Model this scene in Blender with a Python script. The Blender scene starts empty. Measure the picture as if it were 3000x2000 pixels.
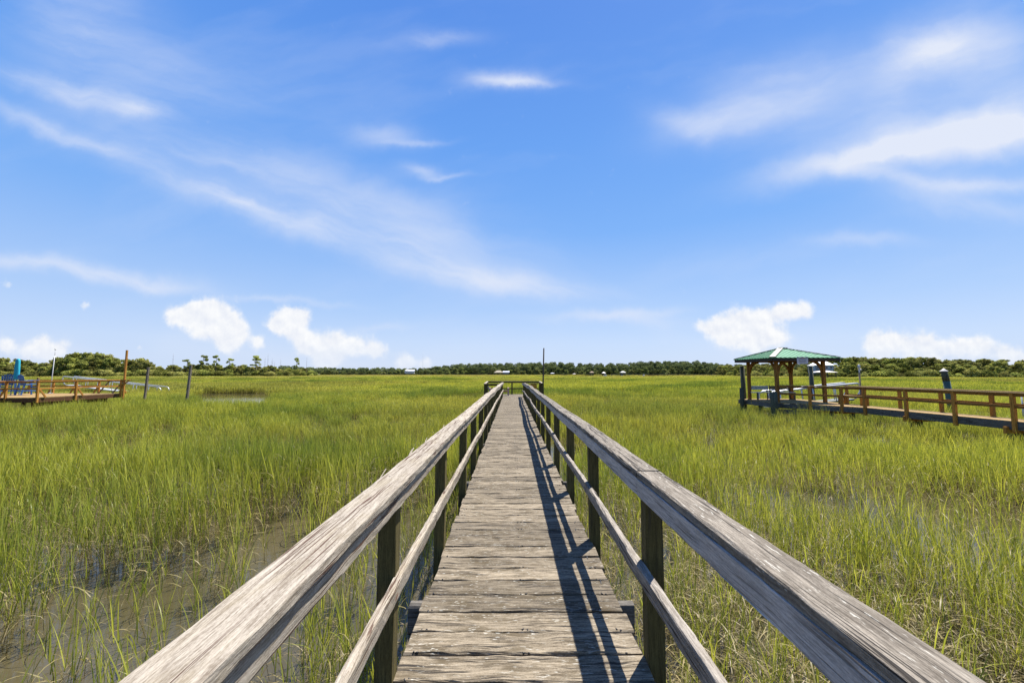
import bpy, math, random
import numpy as np
from mathutils import Vector, Matrix

R = math.radians
rng = np.random.default_rng(7)
random.seed(7)
SC = bpy.context.scene
COL = SC.collection
V = Vector
CAM_Z = 1.49
F = 1167.0            # focal length in photo pixels (3000 px wide)
PITCH = math.atan(93 / F)
WATER = -1.10

# ------------------------------------------------------------------ helpers
def tag(o, label=None, cat=None, group=None, kind=None):
    if label: o['label'] = label
    if cat: o['category'] = cat
    if group: o['group'] = group
    if kind: o['kind'] = kind
    return o

def empty(name, loc=(0, 0, 0), rz=0.0, label=None, cat=None, group=None):
    o = bpy.data.objects.new(name, None)
    o.empty_display_size = 0.2
    COL.objects.link(o)
    o.location = loc
    o.rotation_euler = (0, 0, rz)
    tag(o, label, cat, group)
    return o

def copy_tree(o, parent=None):
    c = o.copy()
    COL.objects.link(c)
    c.parent = parent
    for ch in list(o.children):
        copy_tree(ch, c)
    return c

class MB:
    """collects shapes; build() links them as one mesh object.
    attribute gr = coordinates along / across the grain, rn = random per board"""
    def __init__(self):
        self.v, self.f, self.g, self.r = [], [], [], []
        self.sm = []; self.ms = []; self.mi = 0
    def add(self, vs, fs, gs=None, rn=None, smooth=False):
        b = len(self.v)
        rn = random.random() if rn is None else rn
        self.v += [tuple(p) for p in vs]
        self.g += [tuple(p) for p in (gs if gs is not None else vs)]
        self.r += [rn] * len(vs)
        for f in fs:
            self.f.append(tuple(i + b for i in f))
            self.sm.append(smooth); self.ms.append(self.mi)
        return self
    def beam(self, pts, side, w, t, ch=0.006, rough=0.0, nseg=None, ends=0.0, rn=None):
        """board along pts, width w along 'side', thickness t"""
        pts = [V(p) for p in pts]
        if nseg and len(pts) == 2:
            a, b = pts
            pts = [a.lerp(b, i / nseg) for i in range(nseg + 1)]
        D = (pts[-1] - pts[0]).normalized()
        S = V(side); S = (S - D * S.dot(D)).normalized()
        N = D.cross(S).normalized()
        hw, ht = w / 2, t / 2
        ch = min(ch, hw * .6, ht * .6)
        c3 = ch * 0.3
        prof = [(-hw + ch, -ht), (hw - ch, -ht), (hw - c3, -ht + c3), (hw, -ht + ch), (hw, ht - ch), (hw - c3, ht - c3),
                (hw - ch, ht), (-hw + ch, ht), (-hw + c3, ht - c3), (-hw, ht - ch), (-hw, -ht + ch), (-hw + c3, -ht + c3)]
        k = len(prof)
        o1, o2, o3 = random.uniform(0, 50), random.uniform(0, 50), random.uniform(0, 50)
        vs, gs, fs = [], [], []
        L = 0.0
        off = [0.0] * k
        for i, p in enumerate(pts):
            if i: L += (p - pts[i - 1]).length
            for j, (x, y) in enumerate(prof):
                if rough: off[j] = off[j] * .55 + random.gauss(0, rough)
                n = 1 + off[j] / max(hw, .02)
                m = 1 + off[j] / max(ht, .02)
                q = p + S * (x * n) + N * (y * m)
                if ends and i in (0, len(pts) - 1): q += D * random.uniform(-ends, ends)
                vs.append(q)
                gs.append((L + o1, x + o2, y + o3))
        for i in range(len(pts) - 1):
            for j in range(k):
                fs.append((i * k + j, i * k + (j + 1) % k, (i + 1) * k + (j + 1) % k, (i + 1) * k + j))
        fs.append(tuple(range(k - 1, -1, -1)))
        e = (len(pts) - 1) * k
        fs.append(tuple(e + j for j in range(k)))
        return self.add(vs, fs, gs, rn)
    def box(self, c, s, ch=0.004, rn=None):
        c = V(c); sx, sy, sz = s
        if sx >= sy and sx >= sz:
            return self.beam([c - V((sx / 2, 0, 0)), c + V((sx / 2, 0, 0))], (0, 1, 0), sy, sz, ch, rn=rn)
        if sy >= sz:
            return self.beam([c - V((0, sy / 2, 0)), c + V((0, sy / 2, 0))], (1, 0, 0), sx, sz, ch, rn=rn)
        return self.beam([c - V((0, 0, sz / 2)), c + V((0, 0, sz / 2))], (1, 0, 0), sx, sy, ch, rn=rn)
    def tube(self, pts, r, n=10, r2=None, cap=True, rough=0.0, rn=None):
        pts = [V(p) for p in pts]
        m = len(pts)
        vs, gs, fs = [], [], []
        o1 = random.uniform(0, 50)
        L = 0
        for i, p in enumerate(pts):
            if i: L += (p - pts[i - 1]).length
            d = (pts[min(i + 1, m - 1)] - pts[max(i - 1, 0)]).normalized()
            a = V((1, 0, 0)) if abs(d.x) < .8 else V((0, 1, 0))
            s = d.cross(a).normalized(); q = d.cross(s)
            rr = r if r2 is None else r + (r2 - r) * i / (m - 1)
            for j in range(n):
                an = 2 * math.pi * j / n
                e = rr + (random.gauss(0, rough) if rough else 0)
                vs.append(p + s * (math.cos(an) * e) + q * (math.sin(an) * e))
                gs.append((L + o1, rr * an, o1))
        for i in range(m - 1):
            for j in range(n):
                fs.append((i * n + j, i * n + (j + 1) % n, (i + 1) * n + (j + 1) % n, (i + 1) * n + j))
        if cap:
            fs.append(tuple(range(n - 1, -1, -1)))
            fs.append(tuple((m - 1) * n + j for j in range(n)))
        return self.add(vs, fs, gs, rn, smooth=True)
    def lathe(self, c, prof, n=14):
        c = V(c); k = len(prof)
        vs = [c + V((r * math.cos(2 * math.pi * j / n), r * math.sin(2 * math.pi * j / n), z)) for r, z in prof for j in range(n)]
        fs = []
        for i in range(k - 1):
            for j in range(n):
                fs.append((i * n + j, i * n + (j + 1) % n, (i + 1) * n + (j + 1) % n, (i + 1) * n + j))
        fs.append(tuple(range(n - 1, -1, -1)))
        fs.append(tuple((k - 1) * n + j for j in range(n)))
        return self.add(vs, fs, None, None, True)
    def poly(self, pts, th):
        """flat polygon thickened downwards by th"""
        n = len(pts)
        pts = [V(p) for p in pts]
        nm = (pts[1] - pts[0]).cross(pts[2] - pts[0]).normalized()
        vs = pts + [p - nm * th for p in pts]
        fs = [tuple(range(n)), tuple(range(2 * n - 1, n - 1, -1))]
        for i in range(n):
            fs.append((i, i + n, (i + 1) % n + n, (i + 1) % n))
        return self.add(vs, fs)
    def build(self, name, mat, parent=None, loc=None):
        me = bpy.data.meshes.new(name)
        me.from_pydata(self.v, [], self.f)
        a = me.attributes.new('gr', 'FLOAT_VECTOR', 'POINT')
        a.data.foreach_set('vector', np.array(self.g, dtype=np.float32).ravel())
        b = me.attributes.new('rn', 'FLOAT', 'POINT')
        b.data.foreach_set('value', np.array(self.r, dtype=np.float32))
        me.polygons.foreach_set('use_smooth', self.sm)
        me.polygons.foreach_set('material_index', self.ms)
        me.materials.append(mat)
        me.update()
        o = bpy.data.objects.new(name, me)
        COL.objects.link(o)
        if parent: o.parent = parent
        if loc: o.location = loc
        return o

def np_mesh(name, verts, faces, mat, attrs=None, link=True, parent=None):
    """verts (n,3); faces list of arrays (m,3 or 4)"""
    me = bpy.data.meshes.new(name)
    verts = np.asarray(verts, dtype=np.float32)
    me.vertices.add(len(verts))
    me.vertices.foreach_set('co', verts.ravel())
    loops = np.concatenate([f.ravel() for f in faces]).astype(np.int32)
    sizes = np.concatenate([np.full(len(f), f.shape[1]) for f in faces]).astype(np.int32)
    starts = np.concatenate([[0], np.cumsum(sizes)[:-1]]).astype(np.int32)
    me.loops.add(len(loops)); me.loops.foreach_set('vertex_index', loops)
    me.polygons.add(len(sizes)); me.polygons.foreach_set('loop_start', starts)
    for k, a in (attrs or {}).items():
        a = np.asarray(a, dtype=np.float32)
        t = me.attributes.new(k, 'FLOAT', 'POINT')
        t.data.foreach_set('value', a)
    me.update(calc_edges=True); me.validate()
    if mat: me.materials.append(mat)
    o = bpy.data.objects.new(name, me)
    if link: COL.objects.link(o)
    if parent: o.parent = parent
    return o

# value noise in numpy
_perm = rng.random((256, 256))
def vnoise(x, y):
    xi = np.floor(x).astype(int); yi = np.floor(y).astype(int)
    fx = x - xi; fy = y - yi
    fx = fx * fx * (3 - 2 * fx); fy = fy * fy * (3 - 2 * fy)
    g = lambda i, j: _perm[i % 256, j % 256]
    a = g(xi, yi) * (1 - fx) + g(xi + 1, yi) * fx
    b = g(xi, yi + 1) * (1 - fx) + g(xi + 1, yi + 1) * fx
    return a * (1 - fy) + b * fy
def fbm(x, y, o=4):
    s = 0; a = .5; t = 0
    for i in range(o):
        s = s + a * vnoise(x * 2 ** i + 17 * i, y * 2 ** i + 31 * i); t += a; a *= .5
    return s / t
def sstep(a, b, x):
    t = np.clip((x - a) / (b - a), 0, 1)
    return t * t * (3 - 2 * t)

# ------------------------------------------------------------------ node helper
class NT:
    def __init__(self, tree):
        self.t = tree; self.n = tree.nodes; self.l = tree.links
    def new(self, typ, **kw):
        nd = self.n.new(typ)
        for k, v in kw.items(): setattr(nd, k, v)
        return nd
    def put(self, sock, v):
        if isinstance(v, bpy.types.NodeSocket): self.l.new(v, sock)
        elif v is not None: sock.default_value = v
    def m(self, op, a, b=None, c=None, clamp=False):
        nd = self.new('ShaderNodeMath', operation=op, use_clamp=clamp)
        self.put(nd.inputs[0], a); self.put(nd.inputs[1], b); self.put(nd.inputs[2], c)
        return nd.outputs[0]
    def vm(self, op, a, b=None, scale=None):
        nd = self.new('ShaderNodeVectorMath', operation=op)
        self.put(nd.inputs[0], a)
        if b is not None: self.put(nd.inputs[1], b)
        if scale is not None: self.put(nd.inputs['Scale'], scale)
        return nd.outputs['Value'] if op in ('DOT_PRODUCT', 'LENGTH', 'DISTANCE') else nd.outputs['Vector']
    def noise(self, vec, scale=1.0, detail=2.0, rough=.5, dist=0.0, dims='3D'):
        nd = self.new('ShaderNodeTexNoise', noise_dimensions=dims)
        self.put(nd.inputs['Vector'], vec)
        nd.inputs['Scale'].default_value = scale
        nd.inputs['Detail'].default_value = detail
        nd.inputs['Roughness'].default_value = rough
        nd.inputs['Distortion'].default_value = dist
        return nd.outputs[0]
    def ss(self, x, a, b, lo=0.0, hi=1.0):
        nd = self.new('ShaderNodeMapRange', interpolation_type='SMOOTHSTEP')
        self.put(nd.inputs['Value'], x)
        nd.inputs['From Min'].default_value = a; nd.inputs['From Max'].default_value = b
        nd.inputs['To Min'].default_value = lo; nd.inputs['To Max'].default_value = hi
        return nd.outputs[0]
    def mix(self, f, a, b, blend='MIX'):
        nd = self.new('ShaderNodeMix', data_type='RGBA', blend_type=blend)
        self.put(nd.inputs[0], f)
        for s, v in ((nd.inputs[6], a), (nd.inputs[7], b)):
            if not isinstance(v, bpy.types.NodeSocket): v = tuple(v) + (1.0,) if len(v) == 3 else v
            self.put(s, v)
        return nd.outputs[2]
    def attr(self, name, typ='GEOMETRY'):
        return self.new('ShaderNodeAttribute', attribute_name=name, attribute_type=typ)
    def bump(self, h, strength=.5, dist=.01):
        nd = self.new('ShaderNodeBump')
        nd.inputs['Strength'].default_value = strength; nd.inputs['Distance'].default_value = dist
        self.put(nd.inputs['Height'], h)
        return nd.outputs[0]
    def principled(self, col, rough=.8, normal=None, spec=.3, metal=0.0):
        p = self.n['Principled BSDF']
        self.put(p.inputs['Base Color'], col if isinstance(col, bpy.types.NodeSocket) else tuple(col) + (1.0,))
        self.put(p.inputs['Roughness'], rough); self.put(p.inputs['Specular IOR Level'], spec)
        self.put(p.inputs['Metallic'], metal)
        if normal: self.put(p.inputs['Normal'], normal)
        return p

def mat(name):
    m = bpy.data.materials.new(name); m.use_nodes = True
    return m, NT(m.node_tree)

def wood(name, light, dark, crackcol=(.03, .025, .02), stain=None, stain_amt=.5, vary=.25, fleck=0.0, bump=.6,
         fine=46.0, knots=True, crack=1.0):
    light = [x * .64 for x in light]; dark = [x * .52 for x in dark]; stain = stain and [x * .56 for x in stain]
    m, n = mat(name)
    g = n.attr('gr').outputs['Vector']
    rn = n.attr('rn').outputs['Fac']
    wob = n.noise(n.vm('MULTIPLY', g, (1.4, 6, 6)), 1, 2, .5)
    wv = n.new('ShaderNodeCombineXYZ')
    n.put(wv.inputs[1], n.m('MULTIPLY', wob, 1.1)); n.put(wv.inputs[2], n.m('MULTIPLY', wob, .8))
    n1 = n.noise(n.vm('ADD', n.vm('MULTIPLY', g, (13.0, fine * 6, fine * 6)), wv.outputs[0]), 1, 3, .6)
    n2 = n.noise(n.vm('ADD', n.vm('MULTIPLY', g, (4.2, fine * 1.3, fine * 1.3)), wv.outputs[0]), 1, 5, .65)
    n3 = n.noise(n.vm('MULTIPLY', g, (4.5, 13, 13)), 1, 5, .62)
    n6 = n.noise(n.vm('MULTIPLY', g, (95, 300, 300)), 1, 2, .6)
    a = n.m('ADD', n.m('ADD', n.m('MULTIPLY', n1, .40), n.m('MULTIPLY', n2, .38)), n.m('MULTIPLY', n6, .22))
    fac = n.ss(a, .36, .63)
    col = n.mix(fac, dark, light)
    # board to board variation
    bv = n.m('ADD', n.m('MULTIPLY', rn, vary * 2), 1 - vary)
    sc = n.new('ShaderNodeCombineColor')
    for s in sc.inputs: n.put(s, bv)
    col = n.mix(1.0, col, sc.outputs[0], 'MULTIPLY')
    if stain:
        col = n.mix(n.m('MULTIPLY', n.ss(n3, .45, .68), stain_amt), col, stain)
    # long drying cracks
    v4 = n.vm('ADD', n.vm('MULTIPLY', g, (.6, fine * .75, fine * .75)), wv.outputs[0])
    n4 = n.noise(v4, 1, 3, .55)
    n5 = n.noise(n.vm('MULTIPLY', g, (2.0, 14, 14)), 1, 1, .5)
    ck = n.ss(n.m('ABSOLUTE', n.m('SUBTRACT', n4, .5)), .009, .028, 1, 0)
    ck = n.m('MULTIPLY', ck, n.ss(n5, .44, .55))
    ck = n.m('MULTIPLY', ck, crack)
    col = n.mix(ck, col, crackcol)
    if knots:
        vo = n.new('ShaderNodeTexVoronoi', feature='F1')
        n.put(vo.inputs['Vector'], n.vm('MULTIPLY', g, (1.9, 5.5, 5.5))); vo.inputs['Scale'].default_value = 1
        kd = n.m('ADD', vo.outputs['Distance'], n.m('MULTIPLY', n.m('SUBTRACT', n2, .5), .08))
        kn = n.ss(kd, .035, .085, .85, 0)
        col = n.mix(kn, col, (crackcol[0] * 2.4, crackcol[1] * 2.2, crackcol[2] * 2))
    if fleck:
        fl = n.noise(n.vm('MULTIPLY', g, (20, 110, 110)), 1, 3, .6)
        fm = n.m('MULTIPLY', n.ss(fl, .6, .68), n.ss(n3, .40, .6))
        col = n.mix(n.m('MULTIPLY', fm, fleck), col, (.62, .60, .52))
    h = n.m('SUBTRACT', a, n.m('MULTIPLY', ck, .8))
    n.principled(col, .85, n.bump(h, bump, .006), .2)
    return m

# ------------------------------------------------------------------ materials
M = {}
M['deck'] = wood('weathered_deck', (.41, .338, .238), (.080, .060, .036), stain=(.128, .096, .052), stain_amt=.8, vary=.30, fleck=.6, bump=.8, fine=38)
M['rail'] = wood('weathered_rail', (.63, .555, .445), (.28, .222, .16), stain=(.41, .335, .21), stain_amt=.4, vary=.10, fleck=.2, bump=.6, fine=44, crackcol=(.075, .04, .027))
M['railg'] = wood('grey_rail', (.38, .33, .262), (.125, .103, .077), stain=(.15, .122, .088), stain_amt=.65, vary=.10, fleck=.6, bump=.8, fine=40)
M['side'] = wood('smooth_shade_lifted_rail', (.80, .73, .66), (.44, .39, .34), stain=(.54, .48, .41), stain_amt=.4, vary=.10, fleck=.2, bump=.5, fine=44, crack=.55)  # smooth wood, colour lightened to brighten the edge board's shaded inner face
M['railm'] = wood('pale_grey_rail', (.50, .445, .375), (.21, .178, .14), stain=(.28, .235, .178), stain_amt=.5, vary=.10, fleck=.3, bump=.6, fine=38)
M['post'] = wood('olive_post', (.19, .155, .052), (.075, .06, .018), stain=(.11, .09, .03), stain_amt=.4, vary=.15, bump=.5, fine=42, knots=False, crack=.6)
M['under'] = wood('damp_timber', (.26, .235, .20), (.085, .075, .06), vary=.2, bump=.6)
M['brown'] = wood('orange_stained_wood', (.84, .40, .075), (.40, .165, .03), stain=(.54, .24, .045), vary=.16, bump=.3, fine=24, crack=.3)
M['browndk'] = wood('dark_stained_wood', (.20, .095, .04), (.09, .04, .018), vary=.15, bump=.3, fine=24, crack=.3)
M['ydeck'] = wood('tan_deck', (.52, .35, .14), (.33, .205, .08), vary=.15, bump=.3, fine=20, crack=.3)
M['pile'] = wood('grey_pile', (.40, .34, .25), (.17, .14, .10), vary=.1, bump=.7, fine=20, crack=1)
M['gpile'] = wood('dark_green_pile', (.17, .175, .115), (.07, .075, .05), vary=.1, bump=.7, fine=20, crack=.6)
M['gpostx'] = wood('gazebo_post', (.52, .24, .05), (.22, .09, .02), vary=.12, bump=.4, fine=24, crack=.5)
M['fascia'] = wood('dark_fascia', (.13, .10, .075), (.06, .045, .033), vary=.12, bump=.4, fine=24)
M['bluegrey'] = wood('grey_blue_boards', (.62, .67, .74), (.48, .53, .60), vary=.08, bump=.2, fine=24, knots=False, crack=.2)
M['skirt'] = wood('grey_green_joist', (.22, .215, .19), (.10, .10, .088), vary=.1, bump=.5, fine=20)
M['pink'] = wood('faded_pink_paint', (.72, .50, .45), (.60, .36, .32), vary=.08, bump=.2, fine=24, crack=.2)

def plain(name, col, rough=.5, metal=0.0, spec=.4, var=.12, vs=6.0):
    m, n = mat(name)
    col = [x * .68 for x in col]
    tc = n.new('ShaderNodeTexCoord').outputs['Object']
    nz = n.noise(tc, vs, 4, .6)
    c = n.mix(nz, [x * (1 - var) for x in col], [min(1, x * (1 + var)) for x in col])
    n.principled(c, rough, n.bump(nz, .06, .01), spec, metal)
    return m
M['alu'] = plain('aluminium', (.78, .78, .78), .38, .35)
M['grating'] = plain('dull_grating', (.16, .18, .17), .7)
M['white'] = plain('white_paint', (.78, .78, .76), .5)
M['greypole'] = plain('grey_pipe', (.52, .52, .50), .5)
M['blue'] = plain('blue_plastic', (.04, .15, .42), .45)
M['teal'] = plain('turquoise_canvas', (.03, .50, .68), .8)
M['black'] = plain('dark_metal', (.02, .02, .02), .5)
M['amber'] = plain('amber_panel', (.62, .33, .02), .5)
M['green'] = plain('green_metal_roof', (.075, .33, .16), .55, .0, .25, .14, 3)
M['tanmetal'] = plain('tan_hip_cap', (.50, .45, .35), .5)
M['sign'] = plain('white_sign', (.74, .70, .72), .5)
M['ink'] = plain('sign_ink', (.16, .14, .18), .6)
M['redink'] = plain('red_sign_ink', (.45, .12, .14), .6)
M['housewall'] = plain('pale_blue_siding', (.40, .50, .60), .7)
M['greywall'] = plain('grey_siding', (.42, .42, .40), .7)
M['glass'] = plain('dark_window', (.05, .06, .09), .1, 0, .6)
M['metalroof'] = plain('pale_metal_roof', (.70, .72, .76), .4)
M['canopy'] = plain('cream_canopy', (.80, .74, .66), .6)
M['tanroof'] = plain('tan_roof', (.42, .36, .25), .8)
M['brick'] = plain('reddish_roof', (.36, .25, .16), .8)
M['hull'] = plain('white_hull', (.80, .80, .80), .3)
M['farwood'] = plain('far_timber', (.10, .085, .07), .9)

# water
m, n = mat('marsh_water'); M['water'] = m
tc = n.new('ShaderNodeTexCoord').outputs['Object']
nz = n.noise(tc, .35, 4, .6)
wc = n.mix(n.ss(nz, .3, .7), (.050, .043, .021), (.074, .061, .033))
rip = n.m('ADD', n.noise(tc, 9, 3, .5), n.m('MULTIPLY', n.noise(tc, 40, 2, .5), .25))
n.principled(wc, .04, n.bump(rip, .10, .02), .85)
n.n['Principled BSDF'].inputs['IOR'].default_value = 1.33

# mud / land
m, n = mat('mud'); M['mud'] = m
tc = n.new('ShaderNodeTexCoord').outputs['Object']
nz = n.noise(tc, 1.5, 6, .6)
n.principled(n.mix(nz, (.05, .045, .025), (.10, .085, .05)), .8, n.bump(nz, .3, .05), .3)
m, n = mat('land_soil'); M['land'] = m
nz = n.noise(n.new('ShaderNodeTexCoord').outputs['Object'], .3, 6, .6)
n.principled(n.mix(nz, (.05, .06, .02), (.11, .10, .045)), .9, None, .1)

# marsh grass
m, n = mat('marsh_grass'); M['grass'] = m
dead = n.attr('dead').outputs['Fac']; br = n.attr('br').outputs['Fac']
tint = n.attr('tint', 'INSTANCER').outputs['Fac']
brown = n.attr('brown', 'INSTANCER').outputs['Fac']
g1 = n.mix(br, (.064, .104, .013), (.255, .325, .052))
g2 = n.mix(br, (.178, .210, .018), (.600, .575, .092))
gc = n.mix(tint, g1, g2)
dc = n.mix(br, (.085, .062, .028), (.36, .28, .16))
rc = n.mix(br, (.24, .185, .046), (.50, .39, .13))
gc = n.mix(n.m('MULTIPLY', brown, .8), gc, rc)
gc = n.mix(dead, gc, dc)
df = n.new('ShaderNodeBsdfDiffuse'); n.put(df.inputs['Color'], gc)
tr = n.new('ShaderNodeBsdfTranslucent'); n.put(tr.inputs['Color'], n.mix(.5, gc, n.mix(1.0, gc, (1.25, 1.2, .5), 'MULTIPLY')))
gl = n.new('ShaderNodeBsdfGlossy'); gl.inputs['Roughness'].default_value = .42; gl.inputs['Color'].default_value = (.8, .8, .8, 1)
ms = n.new('ShaderNodeMixShader'); ms.inputs[0].default_value = .42
n.l.new(df.outputs[0], ms.inputs[1]); n.l.new(tr.outputs[0], ms.inputs[2])
ms2 = n.new('ShaderNodeMixShader'); ms2.inputs[0].default_value = .015
n.l.new(ms.outputs[0], ms2.inputs[1]); n.l.new(gl.outputs[0], ms2.inputs[2])
n.l.new(ms2.outputs[0], n.n['Material Output'].inputs['Surface'])
n.n.remove(n.n['Principled BSDF'])

def leafmat(name, c1, c2, c3):
    m, n = mat(name)
    lv = n.attr('lv').outputs['Fac']
    rnd = n.new('ShaderNodeObjectInfo').outputs['Random']
    c = n.mix(lv, c1, c2)
    c = n.mix(n.m('MULTIPLY', n.ss(rnd, .2, 1.0), .65), c, c3)
    k_ = n.new('ShaderNodeCombineColor')
    kv = n.ss(n.m('FRACT', n.m('MULTIPLY', rnd, 7.31)), 0, 1, .55, 1.2)
    for s_ in k_.inputs: n.put(s_, kv)
    c = n.mix(1.0, c, k_.outputs[0], 'MULTIPLY')
    df = n.new('ShaderNodeBsdfDiffuse'); n.put(df.inputs['Color'], c)
    tr = n.new('ShaderNodeBsdfTranslucent'); n.put(tr.inputs['Color'], c)
    ms = n.new('ShaderNodeMixShader'); ms.inputs[0].default_value = .3
    n.l.new(df.outputs[0], ms.inputs[1]); n.l.new(tr.outputs[0], ms.inputs[2])
    n.l.new(ms.outputs[0], n.n['Material Output'].inputs['Surface'])
    n.n.remove(n.n['Principled BSDF'])
    return m
M['leaf'] = leafmat('broadleaf', (.105, .135, .034), (.42, .43, .10), (.40, .36, .12))
M['pine'] = leafmat('pine_needles', (.12, .16, .036), (.40, .43, .09), (.3, .32, .09))
M['oak'] = leafmat('oak_leaves', (.11, .14, .040), (.28, .31, .09), (.27, .27, .10))
M['dusk'] = leafmat('far_leaves', (.056, .080, .032), (.185, .215, .078), (.18, .19, .078))
M['bark'] = plain('bark', (.16, .13, .10), .9)
M['snagbark'] = plain('grey_dead_wood', (.30, .27, .24), .9)

# ------------------------------------------------------------------ ground and water
def sheet(name, x0, x1, y0, y1, z, m, kind='structure'):
    b = MB(); b.add([(x0, y0, z), (x1, y0, z), (x1, y1, z), (x0, y1, z)], [(0, 1, 2, 3)])
    o = b.build(name, m); o['kind'] = kind
    return o
sheet('ground', -3000, 3000, -300, 5000, -1.6, M['mud'])
sheet('water', -2900, 2900, -250, 4800, WATER, M['water'])

def land(name, pts_front, depth, z):
    """low bank of dry land under a wood: pts_front = front edge, running back by depth"""
    b = MB(); k = len(pts_front)
    rows = [(-3, WATER - .3), (2, z * .4 - .5), (12, z), (depth, z + 1.0)]
    vs = [(x * (1 + o / max(20, math.hypot(x, y))), y * (1 + o / max(20, math.hypot(x, y))), zz) for o, zz in rows for x, y in pts_front]
    fs = [(i * k + j, i * k + j + 1, (i + 1) * k + j + 1, (i + 1) * k + j) for i in range(len(rows) - 1) for j in range(k - 1)]
    b.add(vs, fs)
    o = b.build(name, M['land']); o['kind'] = 'structure'
def px_xy(px, d):
    return ((px - 1500) / F * d, d)
land('terrain', [px_xy(p, d) for p, d in ((-700, 180), (-200, 200), (0, 215), (300, 215), (600, 235), (780, 250), (905, 280), (940, 330))], 150, -.2)
land('terrain', [px_xy(p, d) for p, d in ((860, 470), (1100, 450), (1300, 440), (1700, 440), (2000, 430), (2150, 420), (2330, 400))], 260, 0)
land('terrain', [px_xy(p, d) for p, d in ((2130, 300), (2200, 235), (2300, 212), (2440, 196), (2700, 188), (3000, 185), (3300, 180), (3900, 170))], 150, -.2)

# ------------------------------------------------------------------ boardwalk
XL, XR = -.578, .697
YEND = 25.6
bw = empty('boardwalk', (0, 0, 0), 0, 'long weathered grey plank boardwalk with two handrails running across the marsh', 'boardwalk')
mb = MB()
y = -1.6; i = 0
while y < YEND:
    w = random.gauss(.184, .006)
    x0 = XL + random.gauss(0, .008); x1 = XR + random.gauss(0, .008)
    ns = 26 if y < 9 else 8
    z = -.021 + random.gauss(0, .002)
    tz = random.gauss(0, .002)
    ty = random.gauss(0, .0018)
    pts = [(x0 + (x1 - x0) * k / ns, y + w / 2 + ty * math.sin(k * 1.3 + i), z + tz * (k / ns - .5) + .0025 * math.sin(k * .5 + i * 2.1)) for k in range(ns + 1)]
    mb.beam(pts, (0, 1, 0), w, .040, .009, .0013 if y < 9 else .0006, ends=.006)
    y += w + max(.002, random.gauss(.0075, .003)); i += 1
# nail heads on the planks
mb.mi = 1
yy = -1.5
while yy < 12:
    for xx in (XL + .05, XL + .075, .06, .09, XR - .06, XR - .085):
        if random.random() < .75:
            mb.tube([(xx + random.gauss(0, .01), yy + random.gauss(0, .02), -.006), (xx, yy, .0018)], .0052, 7)
    yy += .188
deck = mb.build('deck', M['deck'], bw)
deck.data.materials.append(M['black'])
for sx in (XL + .05, .06, XR - .05):
    MB().beam([(sx, -1.6, -.14), (sx, YEND, -.14)], (0, 0, 1), .19, .04, .004, .001, nseg=24).build('stringer', M['under'], bw)
k = 0
yb = 2.87 - 3.05
while yb < YEND + .5:
    for dy in (-.12, ):
        MB().beam([(XL - .125, yb, -.175 - .0), (XR + .135, yb, -.175)], (0, 0, 1), .20, .075, .03, .002, nseg=10, ends=.004).build('pile_cap', M['under'], bw)
    for sx in (XL - .035, XR + .035):
        MB().tube([(sx, yb, -2.2), (sx + .01, yb, -1.0), (sx, yb, -.27)], .095, 12, rough=.003).build('pile', M['gpile'], bw)
    yb += 3.05
def zdrop_r(y):
    t = max(0, (y - 15) / 10.6); return -.115 * t * t + (.012 * math.sin(y * 1.7) if y > 9 else .004 * math.sin(y * 2))
def zdrop_l(y):
    t = max(0, (y - 13) / 12.6); return -.055 * t + (.011 * math.sin(y * 1.45) * min(1, (y - 8) / 8) if y > 8 else .003 * math.sin(y * 2))
def xwig_l(y): return (.016 * math.sin(y * 1.1 + 1) + .007 * math.sin(y * 2.3)) * min(1, max(0, (y - 6) / 8))
def xwig_r(y): return (.014 * math.sin(y * .9)) * min(1, max(0, (y - 5) / 8))
# posts
for j in range(-1, 17):
    y = .545 + 1.505 * j + random.gauss(0, .02)
    if -1.5 < y < YEND:
        yc = y + .045
        MB().beam([(XL - .045, yc, -.42), (XL - .045 + random.gauss(0, .006), yc + random.gauss(0, .008), .925 + zdrop_l(yc))], (1, 0, 0), .088, .088, .006, .0008, nseg=10).build('post', M['post'], bw)
    y = .62 + 1.52 * j + random.gauss(0, .015)
    if -1.5 < y < YEND:
        yc = y + .045
        MB().beam([(XR + .045, yc, -.42), (XR + .045 + random.gauss(0, .006), yc + random.gauss(0, .008), .940 + zdrop_r(yc))], (1, 0, 0), .088, .088, .006, .0008, nseg=10).build('post', M['post'], bw)
for sx in (XL - .045, XR + .045):
    zz = zdrop_l(25.5) if sx < 0 else zdrop_r(25.5)
    MB().beam([(sx, 25.5, -.42), (sx, 25.5, .93 + zz)], (1, 0, 0), .088, .088, .006, .0008, nseg=10).build('post', M['post'], bw)

def rail_run(mb, y0, y1, xf, zf, side, w, t, step=.06, **kw):
    n = max(2, int((y1 - y0) / (step if y0 < 9 else .3)))
    jt = kw.pop('jit', 1.0)
    o, p = random.gauss(0, .004) * jt, random.gauss(0, .003) * jt
    pts = [(xf(yy) + o, yy, zf(yy) + p) for yy in (y0 + (y1 - y0) * i / n for i in range(n + 1))]
    mb.beam(pts, side, w, t, **kw)
def joints(a, L=3.66):
    s = [-1.6]
    while a < YEND - .5: s.append(a); a += L
    return s + [YEND]
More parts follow.
